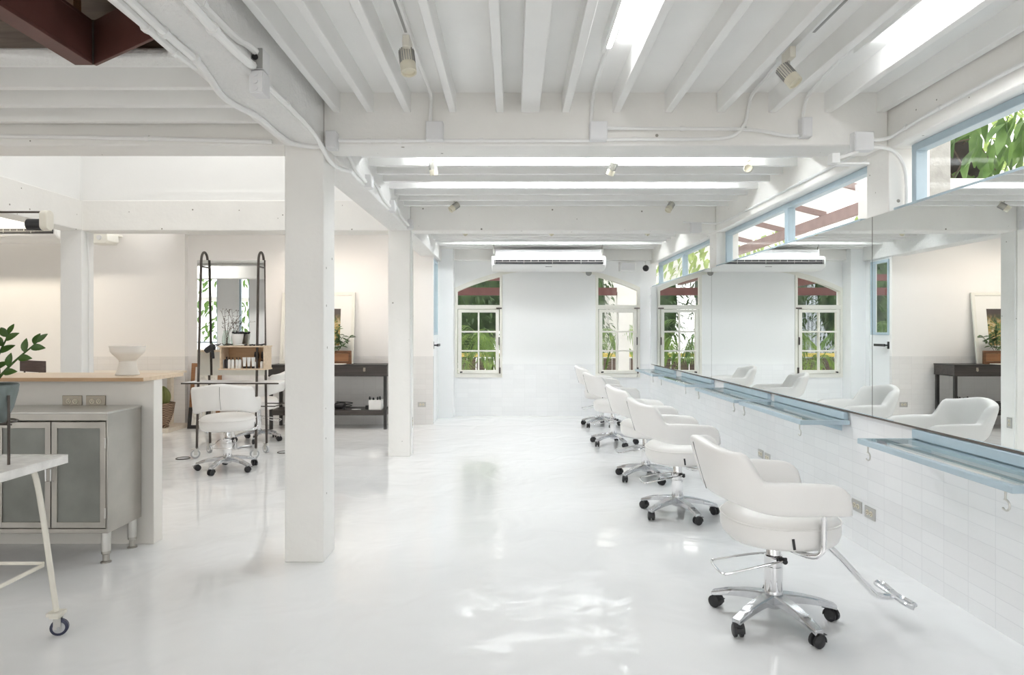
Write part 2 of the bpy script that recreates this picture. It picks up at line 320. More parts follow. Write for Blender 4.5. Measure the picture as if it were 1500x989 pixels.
# jog wall with glazed door
struct('wall_side', MB().box(-1.31, 9.976, 2.56, -1.19, 10.66, 3.0).box(-1.31, 10.54, 0, -1.19, 10.66, 2.56), 'paint_cool', 'narrow return wall holding the white glazed door', 'wall')
d = thing('door_1', 'white door with a pale blue window and black lever handle', 'door', (-1.24, 10.3, 0), kind='structure')
obj('door_leaf', MB().box(-1.26, 9.98, 0, -1.205, 10.538, 1.34).box(-1.26, 9.98, 2.49, -1.205, 10.538, 2.558).box(-1.26, 9.98, 1.34, -1.205, 9.992, 2.49).box(-1.26, 10.50, 1.34, -1.205, 10.538, 2.49), 'paint_cool', d, .002)
obj('window_frame', MB().box(-1.255, 9.992, 1.34, -1.185, 10.032, 2.49).box(-1.255, 10.46, 1.34, -1.185, 10.50, 2.49).box(-1.255, 9.992, 1.34, -1.185, 10.50, 1.38).box(-1.255, 9.992, 2.45, -1.185, 10.50, 2.49), 'blue', d, .003)
obj('pane', MB().box(-1.235, 10.03, 1.38, -1.23, 10.46, 2.45), 'glass', d)
obj('door_handle', MB().box(-1.207, 10.0, 1.13, -1.19, 10.04, 1.24).cyl((-1.19, 10.02, 1.185), (-1.14, 10.02, 1.185), .012, n=10).box(-1.15, 10.01, 1.165, -1.125, 10.30, 1.205), 'black', d, .003)
# far left and camera-side walls
struct('wall_left', MB().box(XL-.15, -1.7, 0, XL, 10.05, 3.8), 'paint_warm', 'white wall closing the room far to the side', 'wall')
wf = MB(); WF = [(-9.6, -7.36), (-6.83, -6.56), (-5.6, -3.3), (-3.1, -1.9), (-.5, 2.15)]  # openings after the first two are unseen, added for fill daylight
xs = [XL]+[q for w in WF for q in w]+[XR+.26]
for i in range(0, len(xs), 2): wf.box(xs[i], -1.7, 0, xs[i+1], -1.55, 3.8)
for a, b in WF: wf.box(a, -1.7, 0, b, -1.55, .35).box(a, -1.7, 3.1, b, -1.55, 3.8)
struct('wall_front', wf, 'paint', 'wall behind the camera with tall garden windows', 'wall')
for i, (a, b) in enumerate(WF):
    w = thing('window_%d' % (i+5), 'tall pale blue garden window number %s behind the camera' % ('one two three-added four-added five-added six'.split()[i]), 'window', ((a+b)/2, -1.62, .35), kind='structure')
    fr = MB()
    for q in ((a, (a+b)/2-.02, b-.04) if b-a > .5 else (a, b-.04)): fr.box(q, -1.66, .35, q+.04, -1.6, 3.1)
    for q in (.35, 1.1, 3.06): fr.box(a, -1.66, q, b, -1.6, q+.04)
    obj('window_frame', fr, 'blue', w, .003); obj('pane', MB().box(a, -1.634, .39, b, -1.63, 3.06), 'glass', w); obj('lintel_beam', MB().box(a, -1.70, 2.98, b, -1.665, 3.1), 'redwood', w)
# beams
struct('concrete_beam', MB().box(MBX0, -1.6, ZB, MBX1, 10.65, ZC+.02), 'rough', 'long rough white beam carrying conduits over the row of columns', 'beam', bev=.012)
for y, nm in ((.62, 'behind the camera'), (4.0, 'at the nearest column'), (7.39, 'at the second column')):
    struct('concrete_beam', MB().box(MBX1, y, ZB, XR, y+.25, ZC+.02), 'conc', 'white pitted cross beam over the styling floor '+nm, 'beam', bev=.01)
    struct('concrete_beam', MB().box(XL if y < 5 else -5.05, y, ZB, MBX0, y+.25, ZC+.02), 'conc', 'white pitted cross beam over the bar side '+nm, 'beam', bev=.01)
struct('concrete_beam', MB().box(-5.05, 4.25, ZB, -4.807, 7.62, ZC+.02), 'conc', 'white beam running back over the column behind the pedestal bowl', 'beam', bev=.01)
struct('concrete_beam', MB().box(MBX1, 10.80, 2.56, XR, YB+.05, ZC+.02), 'conc', 'shallow white beam against the far wall above the air conditioner', 'beam', bev=.006)
# light well walls
struct('wall_well_back', MB().box(-5.05, 7.43, ZC, MBX0, 7.6, 4.6).box(-4.8, 7.405, ZC-.02, MBX0, 7.6, ZC+.12), 'paint', 'bright upper wall of the light well facing the camera', 'wall')
struct('wall_well_left', MB().box(-5.05, 4.05, ZC, -4.85, 7.43, 4.6), 'paint', 'upper wall closing the light well on the far side', 'wall')
struct('wall_well_right', MB().box(-1.34, 4.05, ZC, -1.18, 7.6, 4.6), 'paint', 'upper wall of the light well over the long beam', 'wall')
struct('wall_well_front', MB().box(-5.05, 4.05, ZC, -1.2, 4.2, 4.6), 'paint', 'upper wall of the light well over the near cross beam', 'wall')
struct('ceiling', MB().box(-5.05, 4.05, 4.6, -3.9, 7.6, 4.7).box(-2.3, 4.05, 4.6, -1.18, 7.6, 4.7), 'paint', 'unseen white lid added over the light well to narrow its skylight', 'ceiling')  # lid added out of view to cut the sky light in the well
# ceilings
def slab(x0, y0, x1, y1, z, mat, label): struct('ceiling', MB().box(x0, y0, z, x1, y1, z+.1), mat, label, 'ceiling')
slab(MBX1-.1, -1.7, XR+.2, 4.2, ZC, 'joist', 'white boarded ceiling of the near bay')
slab(MBX1-.1, 4.2, XR+.2, 7.6, ZC, 'joist', 'white boarded ceiling of the middle bay')
slab(MBX1-.1, 7.6, XR+.2, YB+.2, ZC, 'joist', 'white boarded ceiling of the far bay')
slab(-5.0, 7.6, -1.2, 10.1, ZC, 'paint', 'white ceiling over the console table')
slab(XL, 4.2, -5.0, 10.1, 3.58, 'paint', 'high white ceiling beyond the bar')
slab(XL, 2.95, MBX0+.1, 4.1, 2.76, 'joist', 'white ceiling strip over the bar')
slab(XL, -1.7, MBX0+.1, 4.1, 3.7, 'brown_ceil', 'dark brown boarded ceiling above the red steel beam')
struct('wall_void', MB().box(-1.33, -1.7, ZC, -1.22, 4.05, 3.75), 'brown_ceil', 'dark side wall of the void above the red beam', 'wall')
struct('wall_void_back', MB().box(XL, 2.88, 2.63, MBX0, 2.95, 3.72), 'brown_ceil', 'dark brown boarded upright behind the red steel beam', 'wall')
struct('beam_edge', MB().box(XL, 2.86, 2.585, MBX0, 2.97, 2.628), 'rough', 'rough white slab edge behind the red beam', 'beam', bev=.015)
# joists (each one a beam of its own)
for r, w in ((-1.042, .04), (-.841, .04), (-.615, .042), (-.341, .042), (-.054, .045), (.161, .11), (.343, .045), (.649, .045), (.963, .045), (1.279, .045), (1.59, .045), (1.927, .045), (2.25, .05)):
    struct('ceiling_beam', MB().box(r-w, .8, ZJ, r, 4.02, ZC+.01), 'joist', 'slim white joist of the near bay running away from the camera', 'joist', bev=.004, group='joists of the near bay')
for i in range(10):
    y = 4.44+.28*i
    struct('ceiling_beam', MB().box(MBX1-.01, y, ZJ, XR+.01, y+.045, ZC+.01), 'joist', 'slim white joist of the middle bay crossing the picture', 'joist', bev=.004, group='joists of the middle bay')
for i in range(11):
    y = 7.83+.28*i
    struct('ceiling_beam', MB().box(MBX1-.01, y, ZJ, XR+.01, y+.045, ZC+.01), 'joist', 'slim white joist of the far bay crossing the picture', 'joist', bev=.004, group='joists of the far bay')
for y in (3.06, 3.355, 3.625, 3.90):
    struct('ceiling_beam', MB().box(XL, y, 2.635, MBX0+.01, y+.045, 2.77), 'joist', 'slim white joist above the bar crossing the picture', 'joist', bev=.004, group='joists above the bar')
# ------------------------------------------------------------------ windows
def strip_window(n, y0, y1, mull, label):
    w = thing('window_%d' % n, label, 'window', (2.4, (y0+y1)/2, 2.115), kind='structure')
    fr = MB(); x0, x1, z0, z1, t = 2.36, 2.43, 2.115, 2.50, .045
    fr.box(x0, y0, z0, x1, y1, z0+.03).box(x0, y0, z1-t, x1, y1, z1).box(x0, y0, z0, x1, y0+t, z1).box(x0, y1-t, z0, x1, y1, z1)
    for m in mull: fr.box(x0, m-.035, z0, x1, m+.035, z1)
    obj('window_frame', fr, 'blue', w, .004)
    obj('window_sill', MB().box(2.255, y0, 2.113, 2.40, y1, 2.13), 'blue', w, .003)
    ys = [y0+t]+[q for m in mull for q in (m-.035, m+.035)]+[y1-t]
    for i in range(0, len(ys), 2): obj('pane', MB().box(2.398, ys[i], z0+.03, 2.402, ys[i+1], z1-t), 'glass', w)
strip_window(1, -1.4, 3.92, (1.2,), 'pale blue framed high window nearest the camera, showing big tree leaves')
strip_window(2, 4.30, 7.35, (5.72,), 'pale blue framed high window of the middle bay, showing a boarded roof')
strip_window(3, 7.72, 10.72, (9.2,), 'pale blue framed high window of the far bay, showing pale leaves')
def arch_window(n, a, b, label, hinge_side):
    w = thing('window_%d' % n, label, 'window', ((a+b)/2, YB, .634), kind='structure')
    y0, y1 = YB-.02, YB+.07
    k = [a+(b-a)*i/14 for i in range(15)]; t = .045
    fr = MB().box(a, y0, .634, b, y1, .70).box(a, y0, .634, a+t, y1, arch(a+t)).box(b-t, y0, .634, b, y1, arch(b-t)).box(a, y0, 1.76, b, y1, 1.83)
    rows = [[Vector((x, yy, arch(x)-dz)) for yy, dz in ((y0, 0), (y0, .03), (y1, .03), (y1, 0))] for x in k]
    fr.grid(rows, False, True); obj('window_frame', fr, 'cream', w, .004)
    a2, b2, z0, z1 = a+.055, b-.055, .705, 1.755
    sh = MB().box(a2, y0-.012, z0, a2+.055, y1-.03, z1).box(b2-.055, y0-.012, z0, b2, y1-.03, z1).box(a2, y0-.012, z0, b2, y1-.03, z0+.05).box(a2, y0-.012, z1-.05, b2, y1-.03, z1)
    c = (a2+b2)/2; sh.box(c-.014, y0-.006, z0, c+.014, y1-.035, z1)
    for q in (1, 2): zz = z0+.05+(z1-z0-.1)*q/3; sh.box(a2, y0-.006, zz-.014, b2, y1-.035, zz+.014)
    obj('casement', sh, 'cream', w, .003)
    obj('pane', MB().box(a2+.05, YB+.018, z0+.04, b2-.05, YB+.022, z1-.04), 'glass', w)
    pl = MB(); q = [x for x in k]; pl.prism([(a+t, 1.83)]+[(min(max(x, a+t), b-t), arch(x)-.02) for x in q]+[(b-t, 1.83)], 1, YB+.028, YB+.032); obj('pane', pl, 'glass', w)
    obj('hinge', MB().box(b-.1, y0-.022, 1.765, b-.01, y0-.002, 1.785), 'dark', w)
    obj('hinge', MB().box(b-.055, y0-.025, .70, b-.03, y0-.002, .80), 'dark', w)
    obj('window_handle', MB().box(b-.062, y0-.03, 1.17, b-.048, y0-.012, 1.30).cyl((b-.055, y0-.04, 1.18), (b-.055, y0-.04, 1.29), .007, n=8), 'dark', w)
    obj('latch', MB().cyl((a+.10, y0-.03, .722), (a+.10, y0-.01, .722), .013, n=10).box(a+.095, y0-.028, .715, a+.13, y0-.018, .735), 'black', w)
arch_window(4, *WIN[0], 'cream half-arch window nearer the white pilaster, palm leaves outside', 1)
arch_window(11, *WIN[1], 'cream half-arch window nearer the long mirror, white post outside', 1)
w = thing('window_12', 'long high window strip above the cream wall air conditioner', 'window', (-8.8, 9.98, 2.86), kind='structure')
obj('window_frame', MB().box(XL, 9.93, 2.86, -6.72, 9.99, 2.89).box(XL, 9.93, 3.17, -6.72, 9.99, 3.2).box(-8.6, 9.93, 2.86, -8.55, 9.99, 3.2).box(-6.76, 9.93, 2.86, -6.72, 9.99, 3.2), 'cream', w); obj('pane', MB().box(XL, 9.958, 2.89, -6.76, 9.962, 3.17), 'glass', w)
# ------------------------------------------------------------------ mirror panels
for (a, b), l in zip(((.75, 4.127), (4.133, 7.467), (7.473, 10.76)), ('frameless wall mirror panel nearest the camera, ending over the second shelf', 'middle frameless wall mirror panel over the third shelf', 'farthest frameless wall mirror panel reaching the garden wall')):
    t = thing('wall_mirror', l, 'mirror', (2.25, (a+b)/2, .865), group='mirror panels along the tiled wall')
    obj('glass', MB().box(2.243, a, .868, 2.249, b, 2.112), 'mirror', t); obj('backing', MB().box(2.2492, a, .855, 2.268, b, 2.114), 'mirror_edge', t)
# ------------------------------------------------------------------ fluorescent tubes
def tube_light(p, q, label, group=None, mat='tube'):
    p, q = Vector(p), Vector(q); u = (q-p).normalized(); t = thing('tube_light', label, 'light', (p+q)/2, group=group)
    mid = (p+q)/2; n = Vector((-u.y, u.x, 0))
    hb = MB(); R = Matrix((u, n, Vector((0, 0, 1)))).transposed(); hb.obox(mid+Vector((0, 0, .022)), (q-p).length/2, .02, .012, R)
    if abs(u.y) > .5: hb.obox(mid+Vector((-.028, 0, .0)), (q-p).length/2, .008, .034, R)
    obj('batten', hb, 'white_pl', t)
    obj('tube', MB().tube([p+u*.012, q-u*.012], .013, 12), mat, t)
    for e, s in ((p, 1), (q, -1)): obj('end_cap', MB().tube([e, e+u*.012*s], .0145, 12), 'white_pl', t)
tube_light((.475, 2.05, 2.805), (.475, 3.27, 2.805), 'bright fluorescent tube between joists in the middle of the near ceiling', mat='tube_near')
tube_light((.475, -.9, 2.805), (.475, .35, 2.805), 'added fill tube in the bay behind the camera', mat='tube_near')  # unseen tube, added to brighten the near bay
tube_light((1.72, 2.05, 2.805), (1.72, 3.27, 2.805), 'bright fluorescent tube in the near ceiling beside the high window', mat='tube_near')
for y, nm in ((5.19, 'front row'), (6.03, 'back row')):
    for x0, p in ((-.75, 'near the long beam'), (.62, 'near the mirror')):
        tube_light((x0, y, 2.805), (x0+1.3, y, 2.805), 'fluorescent tube in the middle bay %s %s' % (nm, p))
for y, nm in ((8.78, 'front row'), (9.94, 'back row')):
    for x0, p in ((-.75, 'near the long beam'), (.62, 'near the mirror')):
        tube_light((x0, y, 2.805), (x0+1.3, y, 2.805), 'fluorescent tube in the far bay %s %s' % (nm, p))
# ------------------------------------------------------------------ salon chairs
def U_path(n=56):
    """plan of the wraparound back: list of (x, y, nx, ny, s) from one arm tip round the back to the other"""
    half = []; x0, a, b, e, tip = -.05, .235, .272, 2.3, .245
    for i in range(25):
        th = PI-(PI/2)*i/24; c, s_ = abs(math.cos(th)), math.sin(th)
        half.append((x0-a*c**(2/e), b*s_**(2/e)))
    for i in range(1, 13): half.append((x0+(tip-x0)*i/12, b-.012*(i/12)**2))
    L_ = [0]
    for p, q in zip(half, half[1:]): L_.append(L_[-1]+math.hypot(q[0]-p[0], q[1]-p[1]))
    tot = L_[-1]; N_ = n//2; res = []
    for k in range(N_+1):
        t = tot*k/N_; i = max(j for j in range(len(L_)) if L_[j] <= t+1e-9); i = min(i, len(half)-2)
        f = (t-L_[i])/max(1e-9, L_[i+1]-L_[i]); res.append((half[i][0]*(1-f)+half[i+1][0]*f, half[i][1]*(1-f)+half[i+1][1]*f, t/tot))
    pts = [(x, -y, s) for x, y, s in res[:0:-1]]+res
    out = []
    for i, (x, y, s) in enumerate(pts):
        p, q = pts[max(0, i-1)], pts[min(len(pts)-1, i+1)]; tx, ty = q[0]-p[0], q[1]-p[1]; l = math.hypot(tx, ty)
        out.append((x, y, -ty/l, tx/l, s))
    return out
def sstep(a, b, x): t = min(1, max(0, (x-a)/(b-a))); return t*t*(3-2*t)
def shell_mb():
    rows = []; P = U_path(72)
    for x, y, nx, ny, s in P:
        zt = .894-.036*sstep(.0, .34, s)-.130*sstep(.335, .46, s)-.012*sstep(.6, 1, s)
        zb = .628-.05*sstep(.1, .6, s); T = .074-.014*sstep(.3, .7, s)
        tipf = max(0, (s-.86)/.14); shr = math.sqrt(max(0, 1-tipf**2.2))
        zt2 = zb+(zt-zb)*(.30+.70*shr) if tipf > 0 else zt
        T2 = T*(.35+.65*math.sqrt(max(0, 1-tipf**4)))
        lean = .285*(1-.75*sstep(.28, .5, s)); row = []
        n = 24
        for k in range(n):
            th = 2*PI*k/n; c, s_ = math.cos(th), math.sin(th); e = .55
            u = math.copysign(abs(c)**e, c)*T2/2; v = math.copysign(abs(s_)**.42, s_)
            z = (zt2+zb)/2+v*(zt2-zb)/2
            z -= .010*(1-min(1, abs(u)/(T2/2)))*0
            off = u+lean*(z-.63)
            # the padded top rolls over outwards a little
            row.append((x-nx*off*-1 if False else x+nx*off, y+ny*off, z))
        rows.append(row)
    m = MB(); m.grid(rows, False, True); k = len(rows[0]); m.f.append(tuple(range(k))[::-1]); m.f.append(tuple((len(rows)-1)*k+i for i in range(k)))
    return m, P
def seat_mb():
    prof = [(.10, .404), (.78, .405), (.90, .412), (.965, .43), (.995, .455), (1.0, .485), (.985, .512), (.972, .517), (.965, .522), (.93, .535), (.85, .549), (.6, .560), (.3, .564), (.02, .565)]
    rows = []
    for r, z in prof:
        row = []
        for q in range(48):
            th = 2*PI*q/48; c, s_ = math.cos(th), math.sin(th); e = 2/2.35
            row.append((.025+.264*r*math.copysign(abs(c)**e, c), .262*r*math.copysign(abs(s_)**e, s_), z))
        rows.append(row)
    m = MB(); m.grid(rows, False, True); m.f.append(tuple(range(48))[::-1]); m.f.append(tuple((len(prof)-1)*48+q for q in range(48))); return m
def caster_mb(ang, r, rz):
    m = MB(); cz = .0305
    for s in (-1, 1): m.tube([(0, s*.004, cz), (0, s*.008, cz), (0, s*.020, cz), (0, s*.024, cz)], [.022, .0305, .0305, .024], 16)
    m.tube([(0, 0, .03), (0, 0, .062)], .009, 8)
    rows = []
    for i in range(7):
        th = PI*(-.05+.62*i/6); rows.append([(.034*math.cos(th), y, cz+.034*math.sin(th)) for y in (-.0245, .0245)]+[(.030*math.cos(th), y, cz+.030*math.sin(th)) for y in (.0245, -.0245)])
    m.grid(rows, False, True); m.box(.022, -.012, .05, .048, .012, .054)
    m.xf(Matrix.Rotation(rz, 4, 'Z')); m.xf(Matrix.Translation((r*math.cos(ang), r*math.sin(ang), 0))); return m
def make_chair(label, phase=0):
    t = thing('salon_chair', label, 'chair')
    # five-star base
    sb = MB()
    for q in range(5):
        an = math.radians(phase+72*q); ca, sa = math.cos(an), math.sin(an); rows = []
        for i in range(11):
            f = i/10; r = .02+.278*f; w = .030-.008*f; zt = .138-.004*f-.052*f*f; hgt = .046-.022*f
            rows.append([(r*ca-y*sa, r*sa+y*ca, z) for y, z in ((-w, zt-hgt), (-w, zt-.006), (-w*.8, zt), (w*.8, zt), (w, zt-.006), (w, zt-hgt), (w*.55, zt-hgt*.8), (-w*.55, zt-hgt*.8))])
        b0 = len(sb.v); sb.grid(rows, False, True); sb.f.append(tuple(b0+k for k in range(8))[::-1]); sb.f.append(tuple(b0+80+k for k in range(8)))
    sb.lathe([(.03, .068), (.038, .07), (.041, .10), (.044, .148), (.041, .153), (.03, .155)], n=24)
    obj('star_base', sb, 'alu', t, .002, True)
    for q in range(5):
        an = math.radians(phase+72*q); obj('caster', caster_mb(an, .282, an+[2.1, .5, 2.9, .9, 1.6][q]), 'black', t, 0, True)
    obj('hydraulic_column', MB().lathe([(.041, .146), (.0425, .152), (.0425, .268), (.0405, .270), (.0405, .274), (.0425, .276), (.0425, .318), (.036, .322), (.034, .325), (.034, .392), (.06, .394), (.06, .404)], n=28), 'chrome', t, 0, True)
    lv = MB().tube(smooth_path([(.02, -.062, .308), (-.08, -.085, .296), (-.25, -.10, .262), (-.28, -.09, .258), (-.28, .09, .258), (-.25, .10, .262), (-.08, .085, .296), (.0, .062, .308)], 2), .0058, 8)
    obj('pump_lever', lv, 'chrome', t, 0, True)
    obj('pump_pivot', MB().cyl((.03, -.07, .306), (.03, -.03, .306), .012, n=12).box(.0, -.058, .296, .045, -.045, .322), 'black', t, .002, True)
    for s in (-1, 1):
        obj('arm_support', MB().tube(smooth_path([(.115, s*.274, .60), (.115, s*.276, .50), (.112, s*.278, .435), (.09, s*.272, .398), (.04, s*.22, .394), (-.01, s*.05, .396)], 3), .0125, 10), 'chrome', t, 0, True)
    obj('seat_plate', MB().box(-.09, -.07, .393, .2, .07, .408), 'dark', t, .004, True)
    fr = obj('footrest_arm', MB().tube(smooth_path([(.10, 0, .398), (.22, 0, .392), (.29, 0, .345), (.47, 0, .145), (.505, 0, .118), (.57, 0, .116)], 3), .0145, 10), 'chrome', t, 0, True)
    fp = MB(); rows = []
    for i in range(21):
        f = -1+2*i/20; w = (.022+.014*abs(f)**1.4)*math.sqrt(max(.02, 1-abs(f)**9)); y = .152*f; zz = .112+.006*abs(f)
        rows.append([(.585-w, y, zz+.008), (.585-w, y, zz+.018), (.585-w*.75, y, zz+.023), (.585-w*.45, y, zz+(.014 if .25 < abs(f) < .9 else .023)), (.585+w*.45, y, zz+(.014 if .25 < abs(f) < .9 else .023)), (.585+w*.75, y, zz+.023), (.585+w, y, zz+.018), (.585+w, y, zz+.008), (.585+w*.3, y, zz-.004), (.585-w*.3, y, zz-.004)])
    fp.grid(rows, False, True); fp.f.append(tuple(range(10))[::-1]); fp.f.append(tuple(200+i for i in range(10)))
    obj('foot_plate', fp, 'alu', fr, 0, True)
    st = obj('seat', seat_mb(), 'leather', t, 0, True, 60)
    pp = [(.025+.264*1.0*math.copysign(abs(math.cos(a))**(2/2.35), math.cos(a)), .262*1.0*math.copysign(abs(math.sin(a))**(2/2.35), math.sin(a)), .513) for a in [2*PI*q/64 for q in range(64)]]
    obj('piping', MB().tube(pp, .0042, 6, True), 'leather', st, 0, True)
    obj('tag', MB().obox((-.012, -.262, .452), .0055, .002, .024, Matrix.Rotation(math.radians(-8), 3, 'Y')), 'black', st, 0, True); [c for c in st.children if c.name.startswith('tag')][0]['label'] = 'small black fabric tag'
    m, P = shell_mb(); sh = obj('backrest', m, 'leather', t, 0, True, 60); sh['label'] = 'padded wraparound backrest with arms'
    zp = []
    for i in range(13):
        f = i/12; z = .640+.225*f; xo = -.285-.037-.285*(z-.63)+.0005; zp.append((xo, .004*math.sin(f*3), z))
    obj('zipper', MB().tube(zp, .0018, 6), 'zip', sh, 0, True)
    return t
def turn_base(t, deg):
    for c in t.children:
        if c.name.startswith(('star_base', 'caster')): c.rotation_euler.z = math.radians(deg)
    return t
c1 = make_chair('white leather salon chair nearest the camera, footrest pointing at the tiled wall'); c1.location = (1.26, 3.20, 0); c1['group'] = 'chairs along the mirror'
for x, y, rz, br, l in ((1.258, 5.055, 0, -2, 'white salon chair directly behind the nearest one in the mirror row'), (1.265, 6.285, 0, 0, 'white salon chair in the middle of the mirror row, third from the camera'),
                    (1.245, 8.185, 10, -8, 'white salon chair second from the garden wall in the mirror row'), (1.30, 9.76, 0, 6, 'white salon chair at the far end of the mirror row near the garden wall')):
    turn_base(dup(c1, (x, y, 0), math.radians(rz), l), br)
turn_base(dup(c1, (-2.88, 6.685, 0), math.radians(103), 'white salon chair seen from behind in front of the tall trolley mirror', 'chairs at the trolley mirror'), 15)
turn_base(dup(c1, (-3.25, 8.455, 0), math.radians(186), 'white salon chair behind the trolley mirror, half hidden by the nearest column', 'chairs at the trolley mirror'), 24)
# ------------------------------------------------------------------ wall shelves
for (a, b), l in zip(((2.56, 3.71), (4.44, 5.66), (5.78, 7.02), (7.42, 8.78), (9.15, 10.45)), ('pale blue and glass wall shelf nearest the camera, running out of the picture', 'pale blue and glass wall shelf behind the nearest chair, second from the camera', 'pale blue and glass wall shelf in the middle of the mirror row', 'pale blue and glass wall shelf second from the garden wall', 'pale blue and glass wall shelf farthest away beside the garden wall')):
    t = thing('wall_shelf', l, 'shelf', (2.1, (a+b)/2, .77), group='shelves under the mirrors'); x0, z = 1.93, .80
    obj('frame', MB().box(x0, a, z-.03, x0+.03, b, z).box(x0, a, z-.03, 2.262, a+.025, z).box(x0, b-.025, z-.03, 2.262, b, z).box(2.20, a, z-.03, 2.262, b, z-.008).box(x0+.14, a, z-.028, x0+.165, b, z-.012), 'blue', t, .003)
    obj('glass_top', MB().box(x0+.03, a+.025, z-.009, 2.245, b-.025, z-.001), 'glass_g', t)
    obj('upstand', MB().box(2.235, a+.03, z+.001, 2.266, b-.0, z+.052), 'blue', t, .003)
    for y in (a+.12, b-.12):
        obj('bracket', MB().prism([(2.266, z-.031), (2.266, z-.085), (2.258, z-.085), (2.12, z-.045), (2.12, z-.031)], 1, y-.004, y+.004), 'blue', t)
    for y in (a+.06, b-.075):
        hk = [(x0+.02, y, z-.03), (x0+.02, y, z-.065)]+[(x0+.02, y+.022*math.sin(th), z-.088+.022*math.cos(th)) for th in [PI*(0.1-1.35*i/9) for i in range(10)]]
        obj('hook', MB().tube(hk, .0042, 8).cyl((x0+.02, y, z-.034), (x0+.02, y, z-.03), .008, n=8), 'steel_l', t)
# ------------------------------------------------------------------ outlets
def outlet(label, pos, axis, w=.12, h=.075, double=True, plate='plate', group=None, vertical=False):
    t = thing('power_outlet', label, 'outlet', pos, group=group); R = {'-y': Matrix.Identity(3), '-x': Matrix.Rotation(-PI/2, 3, 'Z'), '+x': Matrix.Rotation(PI/2, 3, 'Z')}[axis]
    def put(name, m, mat, p, bev=0): m.v = [tuple(Vector(pos)+R@Vector(v)) for v in m.v]; return obj(name, m, mat, p, bev)
    if vertical: w, h = h, w
    put('cover_plate', MB().box(-w/2, -.008, -h/2, w/2, 0, h/2), plate, t, .003)
    for s in (-1, 1):
        cx, cz = (0, s*.022) if vertical else (s*.022, 0)
        f = put('socket', MB().cyl((cx, -.011, cz), (cx, -.007, cz), .017, n=16), 'socket', t)
        put('slot', MB().box(cx-.008, -.0125, cz-.001, cx-.005, -.0105, cz+.007).box(cx+.005, -.0125, cz-.001, cx+.008, -.0105, cz+.007).cyl((cx, -.0125, cz-.008), (cx, -.0105, cz-.008), .003, n=8), 'black', f)
outlet('steel outlet on the tiled wall behind the nearest chair arm, farther of its pair', (XR, 4.36, .25), '-x', group='outlets under the mirror')
outlet('steel outlet on the tiled wall behind the nearest chair arm, nearer of its pair', (XR, 4.20, .245), '-x', group='outlets under the mirror')
outlet('steel outlet low on the tiled wall above the nearest chair back, farther of its pair', (XR, 6.05, .28), '-x', group='outlets under the mirror')
outlet('steel outlet low on the tiled wall above the nearest chair back, nearer of its pair', (XR, 5.89, .275), '-x', group='outlets under the mirror')
p = at(106.5, 588, 4.349); outlet('brass plate double outlet on the bar front, farther from the column', (p.x, 4.349, p.z), '-y', .128, .078, plate='brass', group='outlets on the bar front')
p = at(141, 588, 4.349); outlet('brass plate double outlet on the bar front, nearer the column', (p.x, 4.349, p.z), '-y', .128, .078, plate='brass', group='outlets on the bar front')
outlet('upright outlet on the second column, seen in the mirror', (MBX1+.001, 7.5, .36), '+x', vertical=True)
outlet('outlet low on the tiled wall by the console table, seen in the mirror', (-1.36, 9.909, .30), '-y')
# ------------------------------------------------------------------ far wall fittings
def aircon(label, cx, y, z, w, group='ceiling hung air conditioners'):
    t = thing('air_conditioner', label, 'air conditioner', (cx, y, z), group=group); h = w/2
    sec = [(0, .075), (.0, .17), (.03, .205), (.07, .215), (.60, .225), (.62, .20), (.60, .07), (.40, .0), (.16, .0), (.04, .03)]
    bm = MB().prism([(y+a, z+b) for a, b in sec], 0, cx-h, cx+h); obj('body', bm, 'white_pl', t, .02)
    g = MB().box(cx-h+.045, y-.012, z+.085, cx+h-.045, y+.02, z+.15); gr = obj('air_outlet', g, 'black', t, .002); gr['label'] = 'black slot of the air outlet'
    lv = MB(); lv.box(cx-h+.05, y-.018, z+.115, cx+h-.05, y-.011, z+.121)
    for i in range(16): xx = cx-h+.06+(w-.12)*i/15; lv.box(xx-.003, y-.016, z+(.09 if i % 4 == 0 else .12), xx+.003, y-.011, z+.146)
    obj('louvre', lv, 'steel_l', gr)
    obj('badge', MB().box(cx-.05, y+.02, z+.042, cx+.05, y+.03, z+.052), 'grey', t)
    obj('top_duct', MB().box(cx-h+.06, y+.10, z+.222, cx+h-.06, y+.5, z+.32), 'box', t, .004)
    for s in (-1, 1): obj('hanger', MB().box(cx+s*(h-.03)-.01, y+.2, z+.15, cx+s*(h-.03)+.01, y+.23, ZC-.0), 'steel_l', t)
p = at(804, 395, 10.15); aircon('long white air conditioner hung below the ceiling between the two half-arch windows', p.x, 10.15, p.z, 1.76)
p = at(10, 352, 9.2); aircon('white air conditioner on the cream wall, cut by the picture edge', p.x-.05, 9.15, p.z, 1.55)
t = thing('wall_speaker', 'small grey-white box speaker high on the far wall beside the camera', 'speaker', at(919, 397, 10.8))
p = at(919, 391, 10.85); obj('cabinet', MB().box(p.x-.13, 10.78, p.z-.07, p.x+.13, 10.928, p.z+.07), 'white_pl', t, .006); obj('grille', MB().box(p.x-.11, 10.774, p.z-.055, p.x+.11, 10.782, p.z+.055), 'box', t)
t = thing('security_camera', 'small black security camera on a white bracket high on the far wall', 'camera', at(946, 397, 10.7)); p = at(946, 393, 10.7)
obj('bracket', MB().tube(smooth_path([(p.x+.02, 10.92, p.z+.13), (p.x+.03, 10.86, p.z+.12), (p.x+.01, 10.76, p.z+.06), (p.x, 10.72, p.z+.03)]), .012, 8).cyl((p.x+.02, 10.905, p.z+.13), (p.x+.02, 10.928, p.z+.13), .04), 'white_pl', t)
obj('lens_body', MB().ball((p.x, 10.70, p.z), .052), 'black', t)
